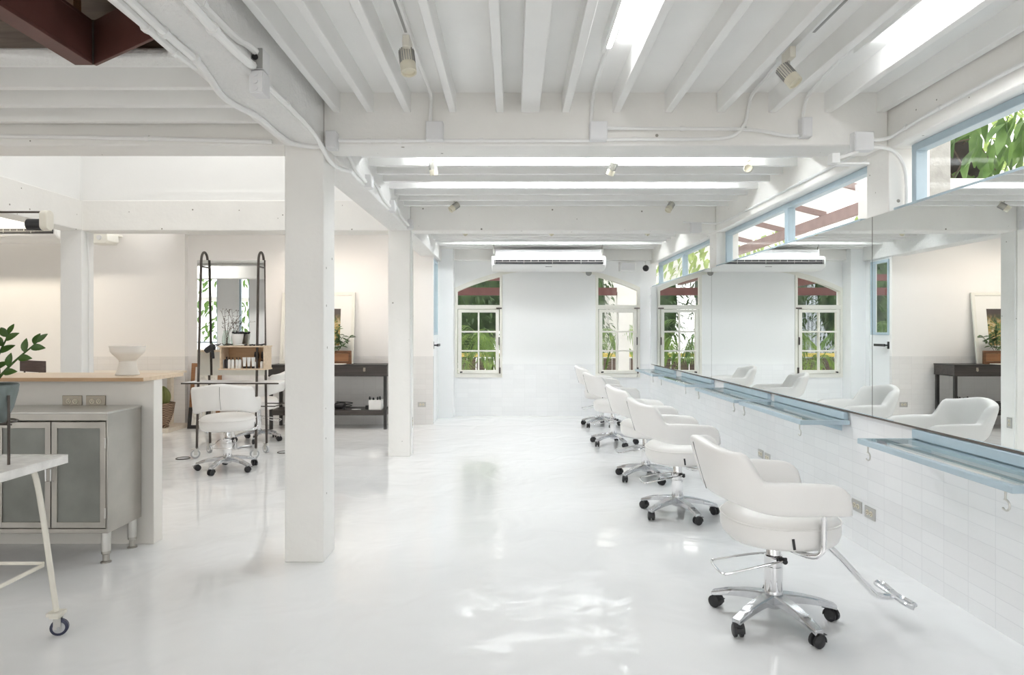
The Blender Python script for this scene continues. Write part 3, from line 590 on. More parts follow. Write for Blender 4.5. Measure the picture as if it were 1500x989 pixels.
t = meta(obj('smoke_detector', MB().lathe([(.03, 0), (.045, .008), (.05, .03), (.05, .04)], (0, 0, 0), 16, Matrix.Rotation(PI/2, 3, 'X')).xf(Matrix.Translation(at(862, 400, 10.89))), 'grey'), 'small round grey detector just under the air conditioner', 'detector')
# ------------------------------------------------------------------ track spotlights
def head(t, pos, aim, r=.037, ln=.115, name='lamp_head'):
    aim = Vector(aim).normalized(); q = Vector((0, 0, 1)).rotation_difference(aim).to_matrix(); c = Vector(pos)
    prof = [(.010, -ln*.5), (r*.8, -ln*.5), (r, -ln*.44), (r, ln*.1)]
    hb = obj(name, MB().lathe([(r*.86, -ln*.5), (r*.9, -ln*.47), (r*.9, ln*.12)], c, 20, q), 'ivory', t)
    f = MB()
    for i in range(18):
        th = 2*PI*i/18; d = Vector((math.cos(th), math.sin(th), 0)); R = q@Matrix.Rotation(th, 3, 'Z'); f.obox(c+q@(d*r*.94+Vector((0, 0, -ln*.17))), r*.09, r*.035, ln*.29, R)
    obj('cooling_fin', f, 'grey', hb)
    obj('bezel', MB().lathe([(r*.95, ln*.1), (r*1.02, ln*.12), (r*1.02, ln*.5), (r*.85, ln*.5), (r*.8, ln*.40), (.004, ln*.38)], c, 20, q), 'ivory2', hb)
def spotlight(label, x, y, z, aim, s=1.0, group='track spotlights', ztop=2.79):
    t = thing('spotlight', label, 'spotlight', (x, y, ztop), group=group)
    obj('adapter', MB().box(x-.016*s, y-.055*s, ztop-.045, x+.016*s, y+.055*s, ztop+.01), 'ivory', t, .004)
    obj('stem', MB().cyl((x, y, ztop-.04), (x, y, z+.03*s), .008*s, n=10), 'steel_l', t)
    head(t, (x, y, z), aim, .037*s, .125*s)
for x, l in ((-.5, 'thin ceiling track carrying the spotlight nearer the long beam'), (1.41, 'thin ceiling track carrying the spotlight nearer the mirror')):
    t = thing('light_track', l, 'track', (x, 2.1, 2.80)); obj('rail', MB().box(x-.018, .95, 2.80, x+.018, 3.5, 2.84), 'white_pl', t, .003); obj('slot', MB().box(x-.006, .95, 2.797, x+.006, 3.1, 2.802), 'grey', t)
spotlight('ribbed track spotlight under the near ceiling, nearer the long beam', -.505, 3.18, 2.695, (.15, -.25, -1))
spotlight('ribbed track spotlight under the near ceiling, nearer the mirror', 1.375, 3.30, 2.675, (.45, -.35, -.8), .95)
for x, l in ((-.63, 'nearer the long beam'), (.79, 'in the centre'), (1.87, 'nearer the mirror, lens turned to the camera')):
    spotlight('small spotlight, front row of the middle bay, '+l, x, 5.25, 2.69, {-.63: (.1, .2, -1), .79: (-.3, .5, -.8), 1.87: (-.5, -1, -.2)}[x], .85)
for x, l in ((-.605, 'nearer the long beam'), (1.63, 'nearer the mirror')):
    spotlight('small spotlight in the back row of the middle bay '+l, x, 6.86, 2.685, (-.7 if x < 0 else -.4, -.4, -.6), .9)
for x, l in ((-.64, 'nearer the long beam'), (.49, 'in the centre'), (1.75, 'nearer the mirror')):
    spotlight('small spotlight in the far bay '+l, x, 8.7, 2.70, (.5, -.5, -.6), .8)
for y, l in ((5.25, 'front row of the middle bay'), (6.86, 'back row of the middle bay'), (8.7, 'far bay')):
    t = thing('light_track', 'thin ceiling track crossing the %s' % l, 'track', (.6, y, 2.80)); obj('rail', MB().box(-.9, y-.018, 2.80, 2.1, y+.018, 2.84), 'white_pl', t, .003)
spotlight('spotlight over the console table, warm side', -3.0, 8.9, 2.70, (.2, .6, -.8), .9)
t = thing('wall_spotlight', 'small white bracket spotlight under the square junction box near the high window', 'spotlight', at(1236, 235, 3.95)); p = at(1224, 233, 3.9); q = at(1256, 222, 3.98)
obj('arm', MB().tube([q, p], .010, 8), 'white_pl', t); obj('lamp_box', MB().box(p.x-.035, p.y-.03, p.z-.03, p.x+.015, p.y+.03, p.z+.03), 'white_pl', t, .004); obj('shade', MB().box(p.x, p.y-.02, p.z-.035, q.x+.02, p.y+.04, p.z-.025), 'white_pl', t)
# ------------------------------------------------------------------ junction boxes and conduits
YF = 3.99
def jbox(label, x0, y0, x1, y1, Y, dep=.05):
    a, b = at(x0, y1, Y), at(x1, y0, Y); t = thing('junction_box', label, 'junction box', ((a.x+b.x)/2, Y, a.z), group='junction boxes on the beams')
    obj('box_body', MB().box(a.x, Y-dep, a.z, b.x, Y+.012, b.z), 'box', t, .003); obj('lid', MB().box(a.x+.004, Y-dep-.005, a.z+.004, b.x-.004, Y-dep, b.z-.004), 'box', t, .002)
jbox('square junction box on the near cross beam below the first spotlight', 625, 181, 650, 208, YF)
jbox('square junction box on the near cross beam in the picture centre', 863, 181, 888, 208, YF)
jbox('narrow junction box on the near cross beam below the second spotlight', 1170, 175, 1185, 203, YF)
jbox('large square junction box on the near cross beam next to the high windows', 1246, 196, 1274, 223, YF)
jbox('tall junction box where the near cross beam meets the long beam', 481, 196, 496, 221, YF, .07)
jbox('junction box on the middle cross beam beside the mirror', 1011, 327, 1026, 341, 7.38)
def conduit(label, pts, r=.011, clips=(), mat='white_pl'):
    t = thing('conduit', label, 'conduit', pts[len(pts)//2], group='white cable conduits'); sp = smooth_path(pts, 2)
    obj('pipe', MB().tube(sp, r, 8), mat, t)
    for i in clips:
        c = Vector(pts[i]); d = (Vector(pts[min(i+1, len(pts)-1)])-Vector(pts[max(0, i-1)])).normalized(); obj('clip', MB().tube([c-d*.012, c+d*.012], r*1.35, 8), mat, t)
f = lambda *ps: [at(x, y, Y) for x, y, Y in ps]
yf = YF-.012
conduit('conduit along the near cross beam from the tall box to the first square box', f((496, 206, yf), (540, 206, yf), (585, 206, yf), (625, 206, yf)), clips=(1, 2))
conduit('conduit along the near cross beam between the two square boxes', f((650, 206, yf), (705, 206, yf), (780, 206, yf), (863, 206, yf)), clips=(1, 2))
conduit('upper conduit of the near cross beam running to the narrow box', f((888, 188, yf), (1000, 188.5, yf), (1095, 189, yf), (1125, 193, yf), (1150, 199, yf), (1170, 199, yf)), clips=(1, 2))
conduit('lower conduit of the near cross beam bending up to the second track', f((888, 204.5, yf), (930, 204, yf), (1055, 204, yf), (1078, 198, yf), (1092, 183, yf), (1096, 160, yf), (1100, 140, yf))+[Vector((1.41, 3.75, 2.80)), Vector((1.41, 3.5, 2.82))], clips=(1,))
conduit('conduit rising from the first square box to the first track', f((630, 181, yf), (631, 160, yf), (632, 140, yf))+[Vector((-.48, 3.8, 2.79)), Vector((-.5, 3.5, 2.82))])
conduit('conduit rising from the centre box to the middle fluorescent tube', f((866, 181, yf), (867, 160, yf), (869, 140, yf))+[Vector((.475, 3.8, 2.80)), Vector((.475, 3.5, 2.825)), Vector((.475, 3.28, 2.825))])
conduit('conduit rising from the narrow box to the fluorescent tube near the window', f((1176, 175, yf), (1178, 155, yf), (1184, 138, yf))+[Vector((1.74, 3.8, 2.80)), Vector((1.72, 3.5, 2.825)), Vector((1.72, 3.28, 2.825))])
xr = XR-.013
conduit('conduit from the large box along the beam above the near high window', f((1274, 206, yf), (1290, 205, yf))+[Vector((xr-.012, 3.955, 2.552)), Vector((xr-.002, 3.9, 2.56)), Vector((xr, 3.8, 2.57)), Vector((xr, 3.5, 2.58)), Vector((xr, 2.8, 2.585)), Vector((xr, .5, 2.585))], clips=(4, 5))
conduit('conduit curving from the large box down beside the near window frame', f((1274, 216, yf), (1295, 216, yf), (1312, 222, yf), (1324, 240, yf), (1328, 262, yf), (1328, 300, yf)))
conduit('conduit along the right-hand beam of the middle bay', [Vector((xr, 4.3, 2.56)), Vector((xr, 5.2, 2.565)), Vector((xr, 6.4, 2.565)), Vector((xr, 7.2, 2.57)), Vector((xr-.05, 7.37, 2.60)), Vector((1.9, 7.37, 2.61))], clips=(1, 2))
def und(x, y, z=2.507): Y = (z-CAM_Z)*F_PX/(VY-y); return Vector(((x-VX)*Y/F_PX, Y, z))
conduit('outer pair conduit under the long beam, closest to the red steel beam', [und(150, -20), und(215, 40), und(255, 75), und(286, 98)], .016, (1, 2))
conduit('long conduit snaking under the long beam to the nearest column', [und(175, -15), und(240, 47), und(285, 85), und(306, 112), und(322, 138), und(345, 155), und(378, 170), und(405, 195), und(425, 210), Vector((-1.21, 3.985, 2.508)), Vector((-1.13, 3.97, 2.512))], .016, (1, 2))
conduit('inner lower conduit under the long beam ending at the open switch box', [und(262, -15), und(312, 42), und(345, 75), und(368, 95), Vector((-1.138, 2.90, 2.565))], .018, (1,))
conduit('inner upper conduit beside the long beam ending at the open switch box', [Vector((-1.128, 2.1, 2.585)), Vector((-1.128, 2.4, 2.588)), Vector((-1.125, 2.7, 2.59)), Vector((-1.125, 2.8, 2.618)), Vector((-1.125, 2.90, 2.622))], .017, (1,))
conduit('conduit from the switch box down over the nearest column head', [Vector((-1.125, 2.97, 2.52)), Vector((-1.125, 3.3, 2.53)), Vector((-1.128, 3.7, 2.53)), Vector((-1.128, 3.92, 2.49)), Vector((-1.125, 4.02, 2.45)), Vector((-1.125, 4.2, 2.44)), Vector((-1.125, 4.6, 2.51))], .014, (1,))
t = thing('switch_box', 'open metal switch box hanging at the edge of the long beam', 'junction box', (-1.17, 2.95, 2.42))
obj('open_box', MB().box(-1.155, 2.90, 2.548, -1.092, 2.98, 2.64), 'box', t, .003); obj('face_plate', MB().box(-1.152, 2.893, 2.551, -1.095, 2.9, 2.637), 'grey', t); obj('knockout', MB().cyl((-1.125, 2.887, 2.597), (-1.125, 2.894, 2.597), .013, n=14), 'black', t)
obj('closed_box', MB().box(-1.155, 2.90, 2.443, -1.092, 2.98, 2.543), 'box', t, .003); lid = obj('box_front', MB().box(-1.152, 2.894, 2.447, -1.095, 2.9, 2.540), 'box', t)
for z in (2.462, 2.493, 2.524): obj('knockout', MB().cyl((-1.125, 2.889, z), (-1.125, 2.895, z), .011, n=12), 'box', lid)
conduit('conduit along the bar-side cross beam', [Vector((-5, 3.985, 2.585)), Vector((-3.2, 3.985, 2.575)), Vector((-2.2, 3.985, 2.56)), Vector((-1.45, 3.985, 2.54))], .013, (1, 2))
xm = MBX1+.012
for y0, y1, l in ((4.35, 5.1, 'first'), (5.35, 6.1, 'second'), (6.3, 7.2, 'third')):
    conduit('%s conduit length along the long beam in the middle bay' % l, [Vector((xm, y0, 2.62)), Vector((xm, y0+.25, 2.61)), Vector((xm, y0+.4, 2.56)), Vector((xm, y1, 2.55))], .014, (1,))
for y, l in ((5.18, 'nearest the camera'), (6.2, 'in the middle'), (7.25, 'nearest the second column')):
    t = thing('junction_box', 'junction box on the long beam side in the middle bay, %s' % l, 'junction box', (MBX1+.03, y, 2.5), group='junction boxes on the beams')
    obj('box_body', MB().box(MBX1-.01, y-.05, 2.515, MBX1+.045, y+.05, 2.615), 'box', t, .003); obj('lid', MB().box(MBX1+.045, y-.045, 2.52, MBX1+.05, y+.045, 2.61), 'box', t)
conduit('thin vertical conduit on the corner of the second column', [Vector((MBX1+.008, 7.41, 2.52)), Vector((MBX1+.008, 7.41, 1.6)), Vector((MBX1+.008, 7.41, .5)), Vector((MBX1+.02, 7.41, .02))], .008)
conduit('thin cable down the side of the column behind the pedestal bowl', [Vector((-4.795, 7.46, 2.5)), Vector((-4.795, 7.5, 2.2)), Vector((-4.795, 7.5, 1.2)), Vector((-4.795, 7.5, .05))], .008)
# ------------------------------------------------------------------ red steel beam
t = thing('steel_beam', 'red oxide steel beams meeting at a corner in the ceiling void', 'steel beam', (-1.8, 2.2, 2.54))
zb = 2.54
bm = MB().box(-1.876, -1.5, zb, -1.795, 2.84, zb+.016).box(-1.81, -1.5, zb+.002, -1.797, 2.838, zb+.19).box(-1.876, -1.5, zb+.174, -1.795, 2.84, zb+.19)
obj('long_beam', bm, 'red', t, .002)
a = Vector((-1.797, 2.836, zb)); b = a+Vector((.415, -.275, 0)); u = (b-a).normalized(); n_ = Vector((-u.y, u.x, 0))
R = Matrix((u, n_, Vector((0, 0, 1)))).transposed(); m2 = MB().obox((a+b)/2+Vector((0, 0, .095))+n_*.008, (b-a).length/2, .007, .095, R)
obj('diagonal_beam', m2, 'red', t, .002)
obj('weld_seam', MB().tube([a+Vector((.001, -.004, .19)), a+Vector((.004, -.005, .1)), a+Vector((.001, -.004, 0))], .005, 6), 'dark', t)
meta(obj('timber_post', MB().box(-1.85, 2.72, zb+.19, -1.805, 2.77, 3.7), 'dark_wood'), 'short brown timber post standing on the red steel beam corner', 'post')
# ------------------------------------------------------------------ bar with oak top
t = thing('bar_counter', 'grey-white bar wall with a pale oak top, in front of the column', 'bar counter', (-5, 4.4, 0))
obj('body', MB().box(-6.5, 4.35, 0, -2.357, 4.457, 1.077), 'bar_paint', t, .004)
tp = obj('counter_top', MB().box(-6.5, 4.234, 1.077, -2.36, 4.75, 1.102), 'oak', t, .002)
obj('front_edge', MB().box(-6.5, 4.230, 1.078, -2.362, 4.2345, 1.1005), 'oak_d', tp); tp.children[0]['label'] = 'darker oak front edge'
t = thing('pedestal_bowl', 'white ceramic pedestal bowl on the oak bar top', 'bowl', (-2.605, 4.48, 1.102))
obj('bowl', MB().lathe([(.045, 1.198), (.05, 1.20), (.072, 1.225), (.092, 1.245), (.104, 1.262), (.107, 1.285), (.112, 1.298), (.110, 1.302), (.100, 1.300), (.094, 1.275), (.06, 1.245), (.002, 1.24)], (-2.605, 4.48, 0), 36), 'ceramic', t)
obj('pedestal', MB().lathe([(.07, 1.102), (.074, 1.106), (.070, 1.12), (.058, 1.15), (.052, 1.18), (.050, 1.195), (.054, 1.20), (.05, 1.203)], (-2.605, 4.48, 0), 36), 'ceramic', t)
# ------------------------------------------------------------------ stainless cabinet
t = thing('steel_cabinet', 'worn stainless steel cabinet with frosted glass doors against the bar', 'cabinet', (-3.1, 4.14, 0))
X0, X1, Y0, Y1, Z0, Z1 = -3.76, -2.43, 3.97, 4.335, .184, .905
obj('carcass', MB().box(X0, Y0+.02, Z0, X1, Y1, Z0+.05).box(X1-.012, Y0+.004, Z0, X1, Y1, Z1).box(X0, Y0+.004, Z0, X0+.012, Y1, Z1).box(X0, Y1-.01, Z0, X1, Y1, Z1).box(X0, Y0, Z1-.045, X1, Y0+.02, Z1).box(X0, Y0, Z0, X1, Y0+.02, Z0+.03), 'steel', t, .003)
obj('top', MB().box(X0, Y0-.006, Z1-.003, X1+.003, Y1, Z1+.009), 'steel_l', t, .003)
obj('inner_shelf', MB().box(X0+.012, Y0+.04, .54, X1-.012, Y1-.01, .55), 'steel', t)
dw = (X1-X0-.01)/4
for i in range(4):
    a, b = X0+.005+i*dw, X0+.005+(i+1)*dw-.006; z0, z1, y = Z0+.034, Z1-.05, Y0-.002
    d = obj('door', MB().box(a, y, z0, a+.034, y+.02, z1).box(b-.034, y, z0, b, y+.02, z1).box(a, y, z0, b, y+.02, z0+.036).box(a, y, z1-.04, b, y+.02, z1), 'steel', t, .002)
    obj('pane', MB().box(a+.03, y+.007, z0+.03, b-.03, y+.012, z1-.03), 'frost', d)
    hx = b-.012 if i % 2 == 0 else a+.012
    obj('handle', MB().tube([(hx, y, .50), (hx, y-.022, .505), (hx, y-.022, .575), (hx, y, .58)], .005, 8), 'chrome', d)
    for q in range(2): obj('hinge', MB().cyl((a if i % 2 == 0 else b, y-.003, z0+.06+q*.42), (a if i % 2 == 0 else b, y-.003, z0+.12+q*.42), .006, n=8), 'steel_l', d)
for x in (X0+.04, X1-.032):
    for y in (Y0+.04, Y1-.05):
        l = obj('leg', MB().lathe([(.026, .07), (.028, .072), (.028, Z0), (.026, Z0)], (x, y, 0), 18), 'steel_l', t); obj('levelling_foot', MB().lathe([(.030, 0), (.030, .006), (.019, .012), (.019, .05), (.026, .055), (.026, .072)], (x, y, 0), 18), 'steel', l)
for x, z, w, h, c in ((-2.70, .55, .12, .09, 'white_b'), (-2.55, .55, .10, .12, 'label_grey'), (-2.68, .234, .2, .14, 'oak'), (-3.0, .234, .16, .2, 'navy'), (-2.92, .55, .14, .08, 'white_b')):
    pass
# ------------------------------------------------------------------ foreground trolley table with planter
t = thing('side_trolley', 'ivory tube trolley table with a chipped white top, in the foreground corner', 'trolley', (-2.55, 2.78, 0))
obj('table_top', MB().box(-3.3, 2.42, .783, -2.08, 3.10, .818), 'trolley', t, .003)
obj('top_rim', MB().box(-3.3, 3.085, .816, -2.08, 3.10, .823).box(-2.095, 2.42, .816, -2.08, 3.10, .823), 'trolley', t, .002)
for sx, sy in ((1, 1), (1, -1), (-1, 1), (-1, -1)):
    cx, cy = -2.69, 2.76; tx, ty = cx+sx*.495, cy+sy*.25; bx, by = cx+sx*.592, cy+sy*.285
    lg = obj('leg', MB().tube(smooth_path([(tx-sx*.12, ty, .772), (tx+sx*.0, ty, .772), (tx+sx*.035, ty, .74), (bx, by, .11)], 3), .0125, 10), 'ivory', t)
    cs = MB().box(bx-.03, by-.03, .094, bx+.03, by+.03, .112).box(bx-.022, by-.022, .082, bx+.022, by+.022, .094)
    obj('caster_plate', cs, 'ivory', lg, .003)
    R = Matrix.Rotation(math.radians(20+25*(2-sx-sy)), 3, 'Z'); c = Vector((bx, by, .0375))+R@Vector((.012, 0, 0))
    w = MB()
    for s in (-1, 1): w.obox(c+R@Vector((-.006, s*.016, .020)), .015, .002, .026, R)
    obj('caster_fork', w, 'steel_l', lg); ax = R@Vector((0, 1, 0))
    wh = MB(); wh.tube([c-ax*.011, c-ax*.008, c+ax*.008, c+ax*.011], [.033, .0375, .0375, .033], 22); obj('caster_wheel', wh, 'navy', lg)
    obj('wheel_disc', MB().tube([c-ax*.0125, c+ax*.0125], .025, 18).tube([c-ax*.02, c+ax*.02], .007, 10), 'wheel', lg)
for y in (2.50, 3.035): obj('stretcher', MB().tube([(-3.23, y, .335), (-2.15, y, .335)], .008, 8), 'ivory', t)
for x in (-3.225, -2.155): obj('stretcher', MB().tube([(x, 2.50, .325), (x, 3.035, .325)], .0095, 8), 'ivory', t)
t = thing('plant_stand', 'thin dark steel plant stand on the foreground trolley, holding the grey pot', 'plant stand', (-2.315, 2.90, .823)); pc = Vector((-2.315, 2.90, 0))
for an in (-8, 82, 172, 262):
    d = Vector((math.cos(math.radians(an)), math.sin(math.radians(an)), 0))*.122; obj('leg', MB().tube([pc+d+Vector((0, 0, .818)), pc+d+Vector((0, 0, 1.12))], .0055, 8), 'dark', t)
obj('ring', MB().tube([pc+Vector((.118*math.cos(a), .118*math.sin(a), 1.0)) for a in [2*PI*i/28 for i in range(28)]], .0045, 6, True).tube([pc+Vector((-.12, 0, .99)), pc+Vector((.12, 0, .99))], .004, 6).tube([pc+Vector((0, -.12, .99)), pc+Vector((0, .12, .99))], .004, 6), 'dark', t)
t = thing('potted_plant', 'glossy-leaved plant in a grey-green pot on the foreground trolley', 'plant', (pc.x, pc.y, .995))
obj('pot', MB().lathe([(.07, .995), (.078, 1.0), (.105, 1.06), (.122, 1.13), (.126, 1.162), (.122, 1.166), (.116, 1.162), (.112, 1.14), (.002, 1.138)], pc, 36), 'pot', t)
obj('soil', MB().lathe([(.111, 1.138), (.10, 1.148), (.002, 1.152)], pc, 24), 'soil', t)
def leaf_blade(m, base, dirv, up, ln, wd, curl=.25, seg=6):
    dirv = Vector(dirv).normalized(); up = Vector(up); side = dirv.cross(up)
    side = side.normalized() if side.length > 1e-4 else Vector((1, 0, 0)); nrm = side.cross(dirv).normalized(); rows = []
    for i in range(seg+1):
        f = i/seg; w = wd*math.sin(PI*min(.985, f*.97+.03))**.75*(1-.25*f); c = Vector(base)+dirv*ln*f-nrm*curl*ln*f*f
        rows.append([c-side*w+nrm*w*.35, c, c+side*w+nrm*w*.35])
    m.grid(rows)
stems = [((.165, .05), .205, 1.02), ((.02, .10), .24, .5), ((.05, -.10), .20, .7), ((-.10, .08), .25, .6), ((-.12, -.08), .22, .9), ((-.02, .0), .27, .15)]
for (dx, dy), hgt, ln_ in stems:
    a = pc+Vector((dx*.12, dy*.12, 1.145)); b = pc+Vector((dx*.55, dy*.5, 1.145+hgt*.5)); c = pc+Vector((dx*1.17, dy*1.1, 1.145+hgt)); sp = smooth_path([a, b, c], 3)
    st = obj('stem', MB().tube(sp, [.008-.006*i/(len(sp)-1) for i in range(len(sp))], 8), 'zz', t); lf = MB(); nl = 8
    for i in range(nl):
        f = .32+.68*i/(nl-1); j = min(len(sp)-2, int(f*(len(sp)-1))); p = sp[j]; d = (sp[j+1]-sp[j]).normalized(); s = 1 if i % 2 else -1
        sd = d.cross(Vector((0, -1, .3))).normalized()
        if i == nl-1: leaf_blade(lf, sp[-1], d, (0, -1, .4), .055, .016, .05)
        else: leaf_blade(lf, p, d*.75+sd*s*.75+Vector((0, rnd.uniform(-.3, .3), 0)), (0, -1, .4), .072-.012*f, .019, .15)
    obj('leaflets', lf, 'zz', st)
# ------------------------------------------------------------------ trolley mirror station
t = thing('mirror_trolley', 'dark steel hairpin trolley on four casters holding a tall mirror', 'trolley', (-3.15, 7.44, 0))
for x, s in ((-3.475, 1), (-2.825, -1)):
    pts = [(x, 7.285, .1), (x+.006*s, 7.37, 2.15), (x+.006*s, 7.385, 2.24), (x+.006*s, 7.43, 2.285), (x+.006*s, 7.48, 2.285), (x+.006*s, 7.525, 2.24), (x+.006*s, 7.535, 2.15), (x, 7.605, .1)]
    obj('hairpin_leg', MB().tube(smooth_path(pts, 2), .0135, 10), 'dark', t)
    obj('cross_bar', MB().tube([(x+.006*s, 7.372, 2.12), (x+.006*s, 7.532, 2.12)], .009, 8), 'dark', t)
    for y, rz in ((7.285, 25), (7.605, -35)):
        R = Matrix.Rotation(math.radians(rz), 3, 'Z'); c = Vector((x, y, .05))+R@Vector((-.014, 0, 0)); ax = R@Vector((0, 1, 0))
        w = MB()
        for q in (-1, 1): w.obox(c+R@Vector((.005, q*.019, .022)), .018, .002, .034, R)
        w.cyl((x, y, .085), (x, y, .105), .022, n=14); w.obox(c+R@Vector((-.005, 0, .06)), .04, .012, .004, R); cf = obj('caster', w, 'steel_l', t)
        obj('caster_wheel', MB().tube([c-ax*.013, c-ax*.01, c+ax*.01, c+ax*.013], [.045, .05, .05, .045], 24), 'wheel', cf); obj('wheel_disc', MB().tube([c-ax*.0145, c+ax*.0145], .034, 18), 'white_pl', cf)
obj('mirror_panel', MB().box(-3.56, 7.475, .90, -2.80, 7.479, 2.20), 'mirror', t)
obj('mirror_back', MB().box(-3.56, 7.480, .90, -2.795, 7.492, 2.20), 'dark', t)
sh = obj('tray', MB().box(-3.60, 7.19, .826, -2.54, 7.62, .838), 'white_pl', t, .002); obj('front_edge', MB().box(-3.60, 7.183, .822, -2.54, 7.19, .838), 'dark', sh)
obj('foot_bar', MB().tube([(-2.90, 7.29, .69), (-2.82, 7.29, .69)], .008, 8).tube([(-2.83, 7.3, .57), (-2.62, 7.3, .57), (-2.62, 7.6, .57), (-2.83, 7.6, .57)], .006, 8), 'dark', t)
t = thing('shelf_box', 'open oak box shelf with hair products fixed to the trolley mirror', 'shelf', (-3.0, 7.36, .98)); bx0, bx1, by0, by1 = -3.215, -2.722, 7.27, 7.473
obj('top_board', MB().box(bx0-.02, by0, 1.222, bx1+.01, by1, 1.237), 'oak', t, .001); obj('bottom_board', MB().box(bx0-.02, by0, .972, bx1+.01, by1, .987), 'oak', t, .001)
for a, b in ((bx0, bx0+.016), (bx1-.016, bx1)): obj('side_board', MB().box(a, by0, .987, b, by1, 1.222), 'oak', t)
obj('back_board', MB().box(bx0+.016, by1-.008, .987, bx1-.016, by1, 1.222), 'oak_d', t)
def bottle(name, label, x, y, z, r, h, mat, capmat, pump=False, cat='bottle', group='bottles in the oak box shelf', flat=1):
    t = thing(name, label, cat, (x, y, z), group=group)
    obj('body', MB().lathe([(r*.95, z), (r, z+.004), (r, z+h*.72), (r*.8, z+h*.78), (r*.38, z+h*.82), (r*.38, z+h*.84)], (x, y, 0), 16), mat, t)
    c = MB().lathe([(r*.42, z+h*.83), (r*.42, z+h*(.9 if pump else 1.0)), (r*.3, z+h*(.905 if pump else 1.0))], (x, y, 0), 12)
    if pump: c.cyl((x, y, z+h*.9), (x, y, z+h*.98), r*.14, n=8).box(x-r*.3, y-r*1.0, z+h*.96, x+r*.3, y+r*.25, z+h)
    obj('pump' if pump else 'cap', c, capmat, t)
for i, (px, h, mat, lab) in enumerate(((326.5, .125, 'label_grey', 'grey bottle at the near-wall end of the oak box, first of the dark pair'), (332, .128, 'black', 'black bottle in the oak box, beside the grey one'), (336, .12, 'white_b', 'first white pump bottle in the oak box after the black bottle'), (341, .12, 'white_b', 'second white pump bottle in the oak box'), (347, .12, 'white_b', 'third white pump bottle in the oak box'), (351.5, .12, 'white_b', 'fourth white pump bottle in the oak box, next to the tubes'), (375.5, .09, 'white_b', 'short white jar bottle in the oak box, just past the tubes'), (383.5, .095, 'white_b', 'last short white bottle in the oak box near the trolley leg'))):
    p = at(px, 539, 7.33); bottle('pump_bottle' if 1 < i < 6 else 'bottle', lab, p.x, 7.33, .987, .017 if i > 1 else .019, h, mat, 'black' if i != 0 else 'label_grey', 1 < i < 6)
for i, (px, l) in enumerate(((358, 'first'), (364.5, 'second'), (371, 'third'))):
    p = at(px, 539, 7.33); x, z = p.x, .987; t = thing('cosmetic_tube', '%s white cream tube standing on its cap in the oak box' % l, 'tube', (x, 7.33, z), group='cream tubes in the oak box'); rows = []
    for f in (0, .3, .6, .85, 1): zz = z+.022+.10*f; rows.append([(x+(.016+.006*f)*math.cos(q*PI/8), 7.33+(.016*(1-f*.9))*math.sin(q*PI/8), zz) for q in range(16)])
    b = MB(); b.grid(rows, False, True); b.f.append(tuple(range(16))[::-1]); b.f.append(tuple(64+q for q in range(16))); obj('body', b, 'white_b', t); obj('cap', MB().lathe([(.015, z), (.016, z+.003), (.016, z+.022)], (x, 7.33, 0), 16), 'black', t)
for px, l in ((376, 'dark round hairbrush standing behind the short white bottles'), (386, 'dark comb brush at the end of the oak box')):
    p = at(px, 530, 7.42); t = thing('hairbrush', l, 'hairbrush', (p.x, 7.42, .987), group='brushes in the oak box'); obj('handle', MB().cyl((p.x, 7.42, .987), (p.x, 7.42, 1.09), .009, n=10), 'black', t); obj('bristle_head', MB().lathe([(.012, 1.085), (.024, 1.095), (.026, 1.13), (.022, 1.165), (.004, 1.172)], (p.x, 7.42, 0), 14), 'black', t)
zt = 1.237
p = at(331, 505, 7.36); t = thing('twig_vase', 'clear glass vase of thin bare twigs on the oak box', 'vase', (p.x, 7.36, zt))
obj('glass', MB().lathe([(.03, zt), (.034, zt+.004), (.045, zt+.05), (.04, zt+.10), (.026, zt+.15), (.028, zt+.17), (.025, zt+.17), (.022, zt+.15), (.036, zt+.10), (.041, zt+.05), (.03, zt+.008), (.002, zt+.007)], (p.x, 7.36, 0), 24), 'clear', t)
for i in range(10):
    a = Vector((p.x+rnd.uniform(-.012, .012), 7.36+rnd.uniform(-.012, .012), zt+.012)); dx = rnd.uniform(-.07, .17); hh = rnd.uniform(.24, .40); tip = a+Vector((dx, rnd.uniform(-.09, .05), hh)); mid = a+Vector((dx*.15, 0, hh*.55)); sp = smooth_path([a, mid, tip], 2)
    m = MB().tube(sp, .0016, 5)
    for k in range(5):
        q = sp[int(len(sp)*(.5+.1*k))]; e = q+Vector((rnd.uniform(-.03, .06), rnd.uniform(-.03, .03), rnd.uniform(0, .04))); m.tube([q, e], .0011, 4); m.ball(e, .004, n=6, k=4)
    obj('twig', m, 'bark', t)
p = at(348, 505, 7.38); t = thing('white_planter', 'small white pot heaped with dark stones on the oak box', 'pot', (p.x, 7.38, zt)); obj('pot', MB().lathe([(.04, zt), (.045, zt+.004), (.062, zt+.10), (.064, zt+.13), (.058, zt+.13), (.05, zt+.11), (.002, zt+.11)], (p.x, 7.38, 0), 24), 'white_b', t)
stn = MB()
for i in range(14): stn.ball((p.x+rnd.uniform(-.05, .055), 7.38+rnd.uniform(-.03, .03), zt+.13+rnd.uniform(0, .02)), .018, .015, .012, 8, 5)
o = obj('dark_stones', stn, 'black', t); o['kind'] = 'stuff'
p = at(360, 504, 7.33)
m = MB().ball((p.x-.05, 7.31, zt+.010), .06, .03, .010, 14, 6); meta(obj('folded_cloth', m, 'white_b'), 'small folded white cloth on the oak box in front of the white pot', 'cloth')
